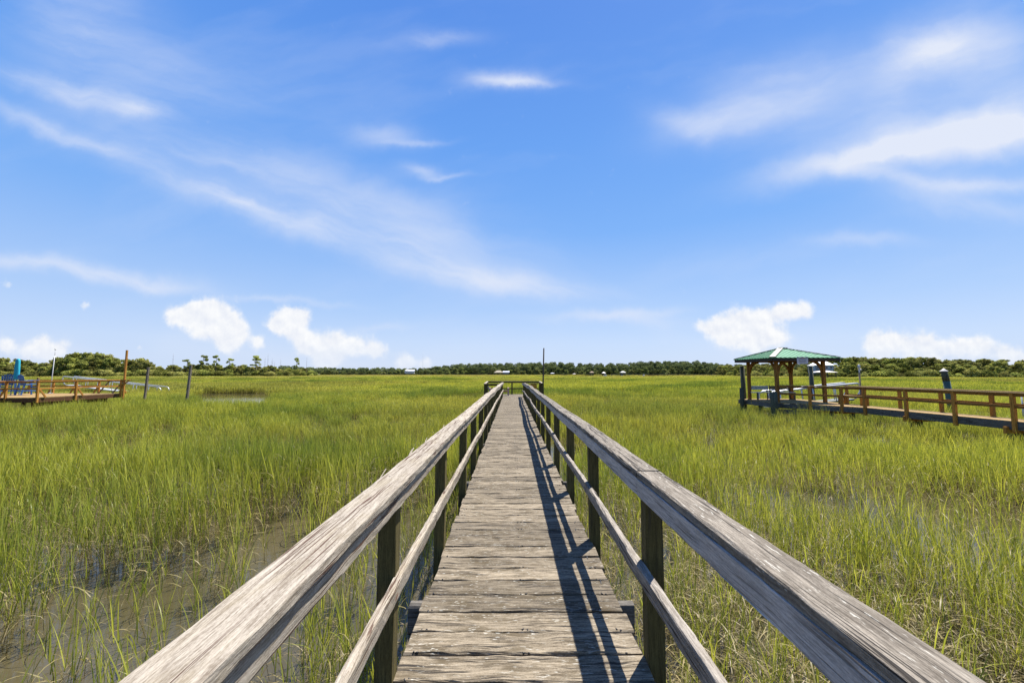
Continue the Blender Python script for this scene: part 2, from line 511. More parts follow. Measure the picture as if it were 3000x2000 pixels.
# near handrail at the right: wide cap lying over an edge board
mb = MB(); ap = MB()
J = joints(2.13)
for a, b in zip(J[:-1], J[1:]):
    rail_run(mb, a + .002, b - .002, lambda y: .711 + xwig_r(y), lambda y: .966 + zdrop_r(y), (1, 0, 0), .123, .040, ch=.008, rough=.0010, ends=.004, jit=.5)
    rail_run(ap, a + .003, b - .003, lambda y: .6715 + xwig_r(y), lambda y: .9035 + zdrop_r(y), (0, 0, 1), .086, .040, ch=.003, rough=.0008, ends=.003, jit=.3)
mb.mi = 1
for yy in np.arange(.665, 22, 1.52):
    for dx in (-.03, .028): mb.tube([(.711 + dx + xwig_r(yy), yy + random.gauss(0, .012), .98 + zdrop_r(yy)), (.711 + dx + xwig_r(yy), yy, .9872 + zdrop_r(yy))], .0045, 7)
hr = mb.build('handrail', M['railg'], bw); hr.data.materials.append(M['black'])
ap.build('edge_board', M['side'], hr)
mb = MB()
J = joints(3.67 if False else 2.13 + 1.52)
for a, b in zip(J[:-1], J[1:]):
    if a > 11 and a < 13: sag = .05
    else: sag = 0
    rail_run(mb, a + .002, b - .002, lambda y: .676 + xwig_r(y) * 1.4 + .004 * math.sin(y * 2.1), lambda y: .460 + zdrop_r(y) * .7 - (.05 * max(0, 1 - (y - a) / 1.2) if sag else 0) , (0, 0, 1), .084, .040, ch=.009, rough=.0012, ends=.004)
mb.build('mid_rail', M['railm'], bw)
# the other handrail
mb = MB(); ap = MB()
J = joints(4.55)
for a, b in zip(J[:-1], J[1:]):
    rail_run(mb, a + .002, b - .002, lambda y: -.594 + xwig_l(y), lambda y: .946 + zdrop_l(y), (1, 0, 0), .146, .038, ch=.006, rough=.0009, ends=.004)
    rail_run(ap, a + .001, b - .001, lambda y: -.549 + xwig_l(y), lambda y: .8885 + zdrop_l(y), (0, 0, 1), .080, .038, ch=.006, rough=.001, ends=.003)
# splinters on the outer edge
for y in (2.05, 2.62, 2.66, 3.1, 3.9):
    x = -.668
    mb.beam([(x, y, .955), (x - .008, y + .07, .962), (x - .016, y + .16, .972)], (0, 0, 1), .006, .004, .001)
mb.mi = 1
for yy in np.arange(.59, 22, 1.505):
    for dx in (-.035, .03): mb.tube([(-.594 + dx + xwig_l(yy), yy + random.gauss(0, .02), .958 + zdrop_l(yy)), (-.594 + dx + xwig_l(yy), yy, .9662 + zdrop_l(yy))], .0045, 7)
hl = mb.build('handrail', M['rail'], bw); hl.data.materials.append(M['black'])
ap.build('edge_board', M['rail'], hl)
mb = MB()
J = joints(2.95)
for a, b in zip(J[:-1], J[1:]):
    rail_run(mb, a + .002, b - .002, lambda y: -.557 + xwig_l(y) * .5 + .004 * math.sin(y * 1.9), lambda y: .455 + zdrop_l(y) * .6, (0, 0, 1), .084, .040, ch=.012, rough=.0013, ends=.004)
mb.build('mid_rail', M['rail'], bw)

# ------------------------------------------------------------------ platform at the far end
pf = empty('dock_platform', (.1, 27, 0), 0, 'small railed timber platform closing the far end of the grey boardwalk', 'platform')
PX0, PX1, PY0, PY1 = -1.80, 2.02, 25.62, 28.6
def place(o, root):
    """geometry was made in world coordinates: move it under root"""
    o.parent = root
    o.matrix_parent_inverse = root.matrix_basis.inverted()
    return o
mb = MB(); y = PY0
while y < PY1:
    mb.beam([(PX0, y + .09, -.022 + random.gauss(0, .002)), (PX1, y + .09, -.022)], (0, 1, 0), .18, .038, .005, .001, nseg=6); y += .186
place(mb.build('deck', M['deck']), pf)
for yy in (PY0 + .08, PY1 - .08): place(MB().beam([(PX0, yy, -.14), (PX1, yy, -.14)], (0, 0, 1), .19, .05).build('beam', M['under']), pf)
for x, yy in ((PX0 + .1, PY0 + .3), (PX1 - .1, PY0 + .3), (PX0 + .1, PY1 - .3), (PX1 - .1, PY1 - .3)):
    place(MB().tube([(x, yy, -2.2), (x, yy, -.05)], .11, 12).build('pile', M['gpile']), pf)
posts = [(PX0 + .05, PY0 + .05, .78), (PX0 + .16, PY0 + .07, .78), (PX1 - .05, PY0 + .05, .80), (PX1 - .2, PY0 + .30, .80), (PX1 - .05, PY0 + .6, .8), (PX0 + .05, PY1 - .05, .88), (PX1 - .05, PY1 - .05, .88), (0.0, PY1 - .05, .88), (PX0 + .05, 27.1, .84), (PX1 - .05, 27.1, .84)]
for x, yy, h in posts:
    place(MB().beam([(x, yy, -.3), (x, yy, h)], (1, 0, 0), .095, .095).build('post', M['post']), pf)
def prail(pts, w=.14, t=.04, m=M['post'], name='handrail'):
    place(MB().beam(pts, V((pts[1][1] - pts[0][1], pts[0][0] - pts[1][0], 0)), w, t, .008, .001, nseg=8).build(name, m), pf)
prail([(PX0 - .02, PY0 + .05, .80), (XL - .10, PY0 + .05, .80)])
prail([(XR + .11, PY0 + .05, .83), (PX1 + .02, PY0 + .05, .83)])
prail([(PX0 - .03, PY1 - .05, .905), (PX1 + .03, PY1 - .05, .905)], m=M['under'])
prail([(PX0 + .05, PY0 + .14, .81), (PX0 + .05, PY1 - .14, .90)], m=M['rail'])
prail([(PX1 - .05, PY0 + .14, .84), (PX1 - .05, PY1 - .14, .90)], m=M['rail'])
for pts in ([(PX0 + .1, PY1 - .03, .845), (PX1 - .1, PY1 - .03, .845)], [(PX0 + .1, PY1 - .05, .40), (PX1 - .1, PY1 - .05, .40)],
            [(PX0 + .1, PY0 + .05, .735), (XL - .1, PY0 + .05, .735)]):
    place(MB().beam(pts, (0, 0, 1), .085, .036).build('mid_rail', M['post']), pf)
place(MB().beam([(PX0 + .22, PY0 + .11, .72), (PX0 + .5, PY0 + .11, .12)], (0, 1, 0), .05, .08).build('brace', M['rail']), pf)

o = MB().tube([(1.98, 25.72, -1.9), (2.0, 25.72, .9), (2.06, 25.72, 3.11)], .055, 10, r2=.042).build('pole', M['fascia'])
tag(o, 'tall thin dark pole rising at the corner of the small platform', 'pole')

bn = empty('garden_bench', (-.87, 27.2, 0), 0, 'low faded pink bench with flat arms on the small end platform', 'bench')
for s in (-1, 1):
    x = s * .62
    MB().box((x, -.1, .50), (.13, .62, .028)).build('armrest', M['pink'], bn)
    MB().box((x, -.36, .24), (.10, .035, .487)).build('leg', M['pink'], bn)
    MB().box((x, .16, .24), (.10, .035, .487)).build('leg', M['pink'], bn)
mb = MB()
for i in range(6): mb.beam([(-.60, -.36 + i * .095, .35 - i * .022), (.60, -.36 + i * .095, .35 - i * .022)], (0, 1, -.22), .082, .022)
mb.build('seat', M['pink'], bn)
o = MB().box((1.43, 26.6, .58), (.42, .05, .42), .006).build('panel', M['amber'])
pn = empty('amber_board', (1.38, 26.6, 0), 0, 'small blank amber yellow board behind the end of the grey handrail', 'board')
place(o, pn)
for dx in (-.16, .16): place(MB().box((1.43 + dx, 26.6, .18), (.04, .04, .37)).build('leg', M['under']), pn)

# ------------------------------------------------------------------ neighbouring dock, orange stained, with blue chairs
DZ = .05
ld = empty('dock', (-30, 26, DZ), 0, 'orange brown stained dock platform with braced railing, blue chairs standing on it', 'dock')
def lpart(mb, name, m): return place(mb.build(name, m), ld)
AX, AY, BY = -28.25, 23.8, 29.0
FX = -35.0
mb = MB(); y = AY
while y < BY:
    mb.beam([(FX, y + .07, DZ - .02), (AX, y + .07, DZ - .02)], (0, 1, 0), .138, .036, .004); y += .144
y = 8.0
while y < AY - .05:
    mb.beam([(-31.7, y + .07, DZ - .02), (-30.1, y + .07, DZ - .02)], (0, 1, 0), .138, .036, .004); y += .144
lpart(mb, 'deck', M['ydeck'])
for pts in ([(AX - .02, AY - .0, DZ - .17), (AX - .02, BY, DZ - .17)], [(FX, AY - .02, DZ - .17), (AX - .045, AY - .02, DZ - .17)], [(FX, BY + .02, DZ - .17), (AX - .045, BY + .02, DZ - .17)],
            [(-30.1, 8, DZ - .17), (-30.1, AY - .06, DZ - .17)], [(-31.7, 8, DZ - .17), (-31.7, AY - .06, DZ - .17)], [(AX - .35, AY + .1, DZ - .40), (AX - .35, BY - .9, DZ - .40)]):
    lpart(MB().beam(pts, (0, 0, 1), .25, .045, .004, nseg=4), 'rim_joist', M['browndk'])
for x, yy in ((AX - .5, AY + .4), (AX - .5, BY - .6), (-31.5, AY + .4), (-31.5, BY - .6), (-34.5, AY + .4), (-34.5, BY - .6), (-30.3, 17), (-31.5, 17)):
    lpart(MB().tube([(x, yy, -2.2), (x, yy, DZ - .05)], .11, 10), 'pile', M['browndk'])
def lpost(x, yy, brace=None, h=.94):
    p = lpart(MB().beam([(x, yy, DZ - .3), (x, yy, DZ + h)], (1, 0, 0), .10, .10), 'post', M['brown'])
    if brace:
        q = place(MB().beam([(x + brace[0] * .12, yy + brace[1] * .12, DZ + .55), (x + brace[0], yy + brace[1], DZ + .0)], (-brace[1], brace[0], 0), .045, .09).build('brace', M['brown']), ld)
        w = q.matrix_world.copy(); q.parent = p; q.matrix_parent_inverse = (ld.matrix_basis @ p.matrix_parent_inverse).inverted() @ Matrix.Identity(4)
for yy in (AY + .05, AY + 2.15, BY - .1): lpost(AX + .03, yy, (.02, .42))
lpost(-30.02, AY - .02, (-.35, .0)); lpost(-31.78, AY - .02)
for x in (-29.9, -31.6, -33.2, -34.9): lpost(x, BY, (-.36, 0))
for yy in (11, 14, 17, 20): lpost(-30.05, yy); lpost(-31.75, yy)
def lrail(pts, w, t, name, m=M['brown'], flat=True):
    lpart(MB().beam(pts, V((pts[1][1] - pts[0][1], pts[0][0] - pts[1][0], 0)) if flat else (0, 0, 1), w, t, .005, nseg=5), name, m)
for (a, b) in (((AX + .03, AY), (AX + .03, BY - .1)), ((-30.0, AY - .02), (AX - .05, AY - .02)), ((FX, BY), (AX + .55, BY)), ((-30.05, 8), (-30.05, AY - .1)), ((-31.75, 8), (-31.75, AY))):
    lrail([(a[0], a[1], DZ + .96), (b[0], b[1], DZ + .96)], .14, .04, 'handrail')
    lrail([(a[0], a[1], DZ + .895), (b[0] - (.5 if b[0] > AX + .4 else 0), b[1], DZ + .895)], .075, .034, 'mid_rail', flat=False)
    lrail([(a[0], a[1], DZ + .52), (b[0] - (.5 if b[0] > AX + .4 else 0), b[1], DZ + .52)], .085, .034, 'mid_rail', flat=False)
for x in (AX - 1.75, AX - .75):    # slanted stays under the far rail
    lpart(MB().beam([(x, BY + .1, DZ), (x + .75, BY + .1, DZ + .90)], (0, 1, 0), .04, .09), 'brace', M['pile'])
lpart(MB().beam([(AX - .05, BY + .02, DZ + .50), (AX + .48, BY + .02, DZ + .93)], (0, 1, 0), .04, .09), 'brace', M['brown'])

o = MB().beam([(AX + .14, BY - .02, -1.9), (AX + .20, BY - .02, 3.16)], (1, 0, 0), .105, .105, .01, .002, nseg=12).build('timber_post', M['brown'])
tag(o, 'tall square reddish brown post at the corner of the orange dock', 'post')
mp = empty('lamp_pole', (-33.15, BY - .2, DZ), 0, 'tall thin white pole standing on the orange dock past the chairs', 'pole')
MB().tube([(0, 0, 0), (.02, 0, 1.2), (.07, 0, 2.7)], .026, 10, r2=.021).build('tube', M['white'], mp)
MB().tube([(.07, 0, 2.7), (.075, 0, 3.12)], .013, 8).build('mast', M['white'], mp)
MB().lathe((.07, 0, 3.12), [(.0, 0), (.05, .02), (.05, .06), (0, .08)], 8).build('cap', M['greypole'], mp)
MB().lathe((0, 0, 0), [(.13, 0), (.13, .02), (.05, .05)], 12).build('base', M['greypole'], mp)

def chair(loc, rz, label):
    c = empty('balcony_chair', loc, rz, label, 'chair', 'blue chairs on the orange dock')
    sh = .72
    mb = MB()
    for i in range(6): mb.beam([(-.27, -.30 + i * .092, sh - i * .012), (.27, -.30 + i * .092, sh - i * .012)], (0, 1, -.13), .082, .024, .006)
    mb.build('seat', M['blue'], c)
    mb = MB()
    for i in range(6):
        x = (i - 2.5) * .098
        top = 1.36 - .016 * (i - 2.5) ** 2
        mb.beam([(x * .86, .22, sh - .08), (x * 1.08, .22 + (top - sh) * .30, top)], (1, 0, 0), .086, .024, .008, nseg=3)
    for z in (.86, 1.12): mb.beam([(-.29, .27 + (z - sh) * .3, z), (.29, .27 + (z - sh) * .3, z)], (0, 0, 1), .07, .024)
    mb.build('backrest', M['blue'], c)
    for s in (-1, 1):
        MB().beam([(s * .33, -.36, .97), (s * .33, .34, .93)], (1, 0, 0), .12, .026, .008).build('armrest', M['blue'], c)
        MB().beam([(s * .30, -.34, 0), (s * .30, -.28, .955)], (0, 1, 0), .09, .028).build('leg', M['blue'], c)
        MB().beam([(s * .30, .42, 0), (s * .30, .24, .92)], (0, 1, 0), .09, .028).build('leg', M['blue'], c)
    mb = MB()
    for yy, z in ((-.33, .26), (.38, .26), (-.31, .5)): mb.beam([(-.30, yy, z), (.30, yy, z)], (0, 0, 1), .07, .026)
    for s in (-1, 1): mb.beam([(s * .30, -.32, .27), (s * .30, .37, .27)], (0, 0, 1), .07, .026)
    mb.build('stretcher', M['blue'], c)
    return c
chair((-34.1, 27.0, DZ), R(-118), 'tall blue slatted dock chair seen from its side, beyond the closed parasol')
chair((-32.4, 26.8, DZ), R(165), 'tall blue slatted dock chair with its broad slatted back showing, beside the parasol')
tb = empty('side_table', (-33.15, 26.75, DZ), 0, 'small blue table standing between the two tall dock chairs', 'table')
tb.scale = (.62, .62, .98)
MB().box((0, 0, .86), (.46, .46, .03)).build('tabletop', M['blue'], tb)
for sx in (-1, 1):
    for sy in (-1, 1): MB().beam([(sx * .20, sy * .20, 0), (sx * .18, sy * .18, .845)], (1, 0, 0), .05, .05).build('leg', M['blue'], tb)
MB().box((0, 0, .30), (.36, .34, .02)).build('shelf', M['blue'], tb)
um = empty('parasol', (-33.15, 26.75, DZ + .876), 0, 'closed turquoise parasol standing upright between the blue chairs', 'parasol')
MB().tube([(0, 0, -.85), (0, 0, 1.5)], .022, 8).build('pole', M['black'], um)
n_ = 22; prof = [(.07, .16), (.105, .20), (.11, .5), (.10, .95), (.09, 1.38), (.065, 1.50), (.02, 1.54)]
vs, fs = [], []
for i, (r, z) in enumerate(prof):
    for j in range(n_):
        a = 2 * math.pi * j / n_
        rr = r * (1 + .22 * math.cos(j * math.pi)) + random.gauss(0, .006)
        vs.append((rr * math.cos(a), rr * math.sin(a), z + (random.gauss(0, .03) if i == 0 else 0)))
for i in range(len(prof) - 1):
    for j in range(n_): fs.append((i * n_ + j, i * n_ + (j + 1) % n_, (i + 1) * n_ + (j + 1) % n_, (i + 1) * n_ + j))
fs.append(tuple((len(prof) - 1) * n_ + j for j in range(n_)))
mb = MB(); mb.add(vs, fs, smooth=True); mb.build('canopy', M['teal'], um)
mb = MB(); mb.tube([(-31.35 + .30 * math.cos(a), 24.6, DZ + .02 + .42 * math.sin(a)) for a in np.linspace(0, math.pi, 12)], .022, 8)
tag(mb.build('hose', M['black']), 'loop of black hose arching up from the orange dock floor', 'hose')

def gangway(name, loc, rz, length, drop, width, label):
    g = empty(name, loc, rz, label, 'gangway')
    ang = math.atan2(drop, length)
    zf = lambda x: -x * drop / length
    mb = MB(); mb.beam([(.2, width / 2, zf(.2)), (length, width / 2, zf(length))], (0, 1, 0), width, .10, .01, nseg=4)
    mb.build('deck', M['grating'] if drop < 1 else M['alu'], g)
    for yy in (0, width):
        mb = MB()
        H = 1.0
        mb.tube([(.15, yy, zf(0) + .05), (-.18, yy, zf(0) + .45), (-.20, yy, zf(0) + H - .12), (-.05, yy, zf(0) + H - .01), (.2, yy, zf(.2) + H), (length * .5, yy, zf(length * .5) + H), (length - .3, yy, zf(length - .3) + H), (length - .05, yy, zf(length) + H - .12), (length, yy, zf(length) + H - .35), (length - .25, yy, zf(length) + .05)], .055, 8)
        hr = mb.build('handrail', M['alu'], g)
        for i in range(1, 8):
            x = length * i / 8
            MB().tube([(x - .08, yy, zf(x)), (x, yy, zf(x) + H)], .030, 6).build('baluster', M['alu'], hr)
    return g
gangway('gangway', (-51.5, 46, .12), 0, 11.2, 1.25, 1.1, 'white aluminium gangway with looped handrails sloping down past the orange dock')

def square_pile(px, d, w, top, lean, label):
    x = (px - 1500) / F * d
    o = MB().beam([(x - lean, d, -2.2), (x, d, CAM_Z + top)], (1, 0, 0), w, w, .012, .003, nseg=14).build('mooring_post', M['pile'])
    tag(o, label, 'post', 'grey posts by the creek')
square_pile(437, 30, .125, .44, .22, 'weathered grey post rising behind the white gangway, its foot crossed by the rails')
square_pile(561, 30, .14, .62, .26, 'weathered grey post standing alone in the grass beside the small creek pool')
o = MB().beam([(-37.0, 31.2, -1.8), (-36.95, 31.2, 1.15)], (1, 0, 0), .12, .12).build('marker_post', M['ydeck'])
tag(o, 'short pale yellow post rising behind the back of the blue chair', 'post')

# ------------------------------------------------------------------ gazebo and its dock
gz = empty('gazebo', (14.95, 21.96, 0), 0, 'open timber gazebo with a green metal hip roof on four brown posts', 'gazebo')
s = 1.22
EZ = CAM_Z + .62
for sx in (-1, 1):
    for sy in (-1, 1):
        p = MB().beam([(sx * s, sy * s, -.3), (sx * s, sy * s, EZ)], (1, 0, 0), .15, .15, .012, .0015, nseg=10).build('post', M['gpostx'], gz)
        for dx, dy in ((-sx, 0), (0, -sy)):
            pts = []
            for k in range(9):
                a = k / 8 * math.pi / 2
                q = .085 + .50 * (1 - math.cos(a)); z = EZ - .62 + .60 * math.sin(a)
                pts.append((sx * s + dx * q, sy * s + dy * q, z))
            mb = MB()
            for a_, b_ in zip(pts[:-1], pts[1:]): mb.beam([a_, V(b_) + (V(b_) - V(a_)) * .12], (dy, dx, 0), .08, .10, .004)
            mb.build('brace', M['gpostx'], p)
ov = s + .50
fh = .17
for (a, b) in (((-ov, -ov), (ov, -ov)), ((ov, -ov), (ov, ov)), ((ov, ov), (-ov, ov)), ((-ov, ov), (-ov, -ov))):
    a, b = V((*a, EZ + fh / 2)), V((*b, EZ + fh / 2))
    d = (b - a).normalized() * .022
    MB().beam([a + d, b - d], (0, 0, 1), fh, .04, .003, nseg=3).build('fascia', M['fascia'], gz)
for x in (-s, s): MB().beam([(x, -s - .3, EZ + .06), (x, s + .3, EZ + .06)], (0, 0, 1), .14, .08).build('beam', M['gpostx'], gz)
for x in (-s, s): MB().beam([(-s - .3, x, EZ + .062), (s + .3, x, EZ + .062)], (0, 0, 1), .13, .075).build('beam', M['gpostx'], gz)
re = ov + .05; rz0 = EZ + fh + .004; apz = CAM_Z + 1.36; rd = .12
mb = MB()
apx = [V((-rd, 0, apz)), V((rd, 0, apz))]
c = [V((-re, -re, rz0)), V((re, -re, rz0)), V((re, re, rz0)), V((-re, re, rz0))]
faces = [(c[0], c[1], apx[1], apx[0]), (c[1], c[2], apx[1]), (c[2], c[3], apx[0], apx[1]), (c[3], c[0], apx[0])]
for f in faces:
    mb.poly(f, .03)
    a, b = f[0], f[1]
    e = (b - a).normalized(); nrm = e.cross(f[2] - a).normalized(); up = nrm.cross(e).normalized()
    L = (b - a).length; H = (f[2] - a).dot(up)
    lt = (f[-1] - a).dot(e); rt = (f[2] - a).dot(e)
    k = int(L / .23)
    for i in range(1, k):
        x = L * i / k
        h = H * min(1, x / max(lt, 1e-3), (L - x) / max(L - rt, 1e-3))
        if h > .15:
            p0 = a + e * x + nrm * .012; p1 = p0 + up * (h - .06)
            mb.beam([p0 - up * .02, p1], e, .045, .026, .008)
roof = mb.build('roof', M['green'], gz)
for q, t in ((c[0], apx[0]), (c[1], apx[1]), (c[2], apx[1]), (c[3], apx[0])):
    d = (t - q).normalized()
    sd = d.cross(V((0, 0, 1))).normalized()
    MB().beam([q + d * .06 + V((0, 0, .025)), t + d * .03 + V((0, 0, .028))], sd, .26, .03, .008).build('hip_cap', M['tanmetal'], roof)
MB().beam([apx[0] + V((-.06, 0, .04)), apx[1] + V((.06, 0, .04))], (0, 1, 0), .2, .03).build('ridge_cap', M['tanmetal'], roof)

# notice sign on the front fascia
sg = empty('notice_sign', (14.73, 20.205, EZ - .13), R(0), 'white rectangular notice with a red heading hung on the gazebo eave', 'sign')
MB().box((0, 0, .16), (.56, .012, .36), .002).build('panel', M['sign'], sg)
mb = MB(); mb.box((-.0, -.010, .290), (.20, .006, .035), .001)
mb.build('heading', M['redink'], sg)
mb = MB()
for z, ws in ((.235, (.05, .12, .07, .10)), (.175, (.11, .09, .16)), (.135, (.14, .06, .10)), (.095, (.09, .13, .12)), (.055, (.16, .10))):
    tot = sum(ws) + .02 * (len(ws) - 1); x = -tot / 2
    for w in ws: mb.box((x + w / 2, -.010, z), (w, .006, .022 if z > .2 else .014), .001); x += w + .02
mb.build('writing', M['ink'], sg)

# dock deck joined to the gazebo
rd_ = empty('dock', (15, 18, 0), 0, 'brown timber dock walkway with two board rails leading to the green roofed gazebo', 'dock')
def rp(mb, name, m): return place(mb.build(name, m), rd_)
mb = MB()
y = 20.45
while y < 23.6:
    mb.beam([(13.35, y, -.022), (16.6, y, -.022)], (0, 1, 0), .138, .036, .004); y += .144
def edge_n(yy): return 15.5 + .05 * (17.7 - yy) if yy < 17.7 else 15.5 - (yy - 17.7) * .62
def edge_f(yy): return 16.5 + .03 * (17.7 - yy)
y = 2.0
while y < 20.4:
    mb.beam([(edge_n(y) - .03, y, -.022), (edge_f(y) + .03, y, -.022)], (0, 1, 0), .138, .036, .004); y += .144
rp(mb, 'deck', M['ydeck'])
def rj(a, b, h=.22, z=-.15, m=None): rp(MB().beam([(a[0], a[1], z), (b[0], b[1], z)], (0, 0, 1), h, .045, .004, nseg=6), 'rim_joist', m or M['skirt'])
K0, K1, K2 = (13.55, 20.42), (15.5, 17.7), (16.25, 2.0)
rj((13.32, 20.40), (13.66, 20.40)); rj((13.32, 20.44), (13.32, 23.6))
rj((13.66, 20.36), (15.46, 17.66)); rj((15.5, 17.62), (16.24, 2.0), .25)
rj((16.46, 20.3), (16.98, 2.0), .25); rj((13.4, 23.62), (16.6, 23.62))
rp(MB().beam([(13.5, 20.34, -.42), (15.1, 18.9, -.42)], (0, 0, 1), .2, .06), 'rim_joist', M['skirt'])
for yy in (19.0, 15.9, 12.8, 9.8, 6.8):
    rp(MB().beam([(edge_n(yy) - .14, yy, -.30), (edge_f(min(yy, 17)) + .14, yy, -.30)], (0, 0, 1), .22, .08, .01), 'pile_cap', M['brown'])
    for x in (edge_n(yy) + .35, edge_f(min(yy, 17)) - .3): rp(MB().tube([(x, yy + .2, -2.2), (x, yy + .2, -.06)], .11, 10), 'pile', M['gpile'])
for x, yy in ((14.1, 22.8), (16.2, 23.1)): rp(MB().tube([(x, yy, -2.2), (x, yy, -.06)], .11, 10), 'pile', M['gpile'])
def rpost(x, yy, h=.86, w=.10): rp(MB().beam([(x, yy, -.34), (x, yy, h)], (1, 0, 0), w, w, .006), 'post', M['brown'])
near = [(14.45, 19.05), (15.02, 18.30)] + [(edge_n(yy) - .05, yy) for yy in (17.6, 15.85, 14.2, 12.6, 11.0, 9.4, 7.8, 6.2, 4.6)]
near[0] = (14.32, 19.30)
far = [(edge_f(yy) + .05, yy) for yy in (19.75, 18.85, 17.15, 15.55, 13.95, 12.35, 10.75, 9.1, 7.5, 5.9)]
for x, yy in near + far: rpost(x, yy)
def rrail(pts):
    for a, b in zip(pts[:-1], pts[1:]):
        a, b = V((*a, 0)), V((*b, 0)); up = V((0, 0, 1))
        sd = V((b.y - a.y, a.x - b.x, 0))
        rp(MB().beam([a + up * .875, b + up * .875], sd, .14, .036, .006, nseg=4), 'handrail', M['ydeck'])
        rp(MB().beam([a + up * .805 , b + up * .805], up, .085, .036, .005, nseg=4), 'mid_rail', M['gpostx'])
        rp(MB().beam([a + up * .445, b + up * .445], up, .09, .036, .005, nseg=4), 'mid_rail', M['gpostx'])
rrail([(13.72, 20.62), (15.43, 17.68), (16.2, 3.0)])
rrail([(16.98, 3.5), (16.48, 19.85)])
# corner bench on the dock
cb = empty('dock_bench', (16.22, 19.1, 0), R(1.5), 'orange brown plank bench against the far rail where the timber dock bends', 'bench')
mb = MB()
for i in range(3): mb.beam([((i - 1) * .125, -.72, .42), ((i - 1) * .125, .72, .42)], (1, 0, 0), .118, .036)
mb.build('seat', M['ydeck'], cb)
for sy in (-.6, .6):
    for sx in (-.14, .14): MB().beam([(sx, sy, 0), (sx, sy, .40)], (1, 0, 0), .085, .085).build('leg', M['brown'], cb)
# grey benches under the roof
def gbench(loc, w, label, mback):
    b = empty('bench', loc, 0, label, 'bench', 'benches under the gazebo roof')
    mb = MB()
    for z in (.60, .71): mb.beam([(-w / 2, .18, z), (w / 2, .20, z + .0)], (0, .15, 1), .105, .03)
    mb.build('backrest', mback, b)
    mb = MB()
    for yy in (-.2, -.06, .08): mb.beam([(-w / 2 + .03, yy, .40), (w / 2 - .03, yy, .40)], (0, 1, 0), .13, .034)
    mb.build('seat', M['bluegrey'], b)
    for sx in (-w / 2 + .05, w / 2 - .05):
        MB().beam([(sx, .21, 0), (sx, .24, .78)], (1, 0, 0), .06, .05).build('leg', M['under'], b)
        MB().beam([(sx + (.2 if sx < 0 else -.0), -.2, 0), (sx + (.2 if sx < 0 else 0), -.2, .385)], (1, 0, 0), .09, .05).build('leg', M['under'], b)
gbench((14.27, 23.0, 0), 1.12, 'grey blue slatted bench under the gazebo, between its two thinner posts', M['bluegrey'])
gbench((15.50, 23.0, 0), 1.22, 'slatted bench under the gazebo with a brownish back board, behind the corner post', M['under'])

def pile(px, d, r, top, lean, m, label, bottom=-2.2, name='mooring_pile'):
    x = (px - 1500) / F * d
    o = MB().tube([(x - lean, d, bottom), (x - lean * .5, d, 0), (x, d, CAM_Z + top)], r, 14, r2=r * .93, rough=.004).build(name, m)
    return tag(o, label, 'pile', 'dark round piles')
pile(2173, 23.9, .135, .44, -.06, M['gpile'], 'dark green round pile taller than its neighbour, left of the gazebo posts')
pile(2169, 22.9, .125, -.83, 0, M['gpile'], 'short dark round pile stump against the taller pile beside the gazebo')
pile(2261, 20.2, .17, -.94, 0, M['gpile'], 'fat short dark pile stump at the foot of the front gazebo post')
pile(2373, 25.4, .135, .46, -.05, M['gpile'], 'dark round pile seen between two gazebo posts under the sign')
cp = empty('capped_pile', (27.2, 25.2, 0), 0, 'leaning greenish pile with a pale conical cap beyond the dock rails', 'pile')
MB().tube([(.50, 0, -2.2), (.30, 0, -.3), (.16, 0, 1.0)], .19, 14, r2=.175, rough=.005).build('shaft', plain('green_sleeve', (.07, .13, .11), .7), cp)
MB().tube([(.16, 0, 1.0), (.05, 0, 1.62)], .17, 14, r2=.15, rough=.005).build('shaft_top', M['gpile'], cp)
MB().lathe((.05, 0, 1.60), [(.21, 0), (.20, .02), (.10, .11), (.01, .20)], 14).build('cap', M['canopy'], cp)
lp = empty('lamp_post', (18.26, 21.0, -.0), 0, 'slim grey post with a white ball finial beyond the timber dock', 'lamp post')
MB().tube([(0, 0, -1.9), (0, 0, 1.50)], .036, 12).build('tube', M['pile'], lp)
MB().lathe((0, 0, 1.50), [(.036, 0), (.025, .05), (.042, .10), (.03, .16), (.02, .20), (.04, .25), (.06, .31), (.06, .37), (.035, .43), (.01, .45)], 12).build('finial', M['white'], lp)
MB().lathe((.05, -.03, 1.62), [(.01, 0), (.05, .03), (.05, .07), (.01, .10)], 10).build('lamp_head', M['canopy'], lp)
gangway('gangway', (21.7, 26.2, -.14), R(180), 5.6, .55, 1.0, 'pale aluminium gangway with looped handrails behind the green roofed gazebo')
mb = MB(); wf = empty('dock_ladder', (25.9, 20.4, -.3), 0, 'thin white metal ladder rail standing in grass past the dock', 'ladder')
for x in (0, .55): MB().tube([(x, 0, -1.2), (x, 0, .62)], .028, 8).build('side_rail', M['greypole'], wf)
for z in (.05, .3): MB().tube([(0, 0, z), (.55, 0, z)], .022, 8).build('rung', M['greypole'], wf)

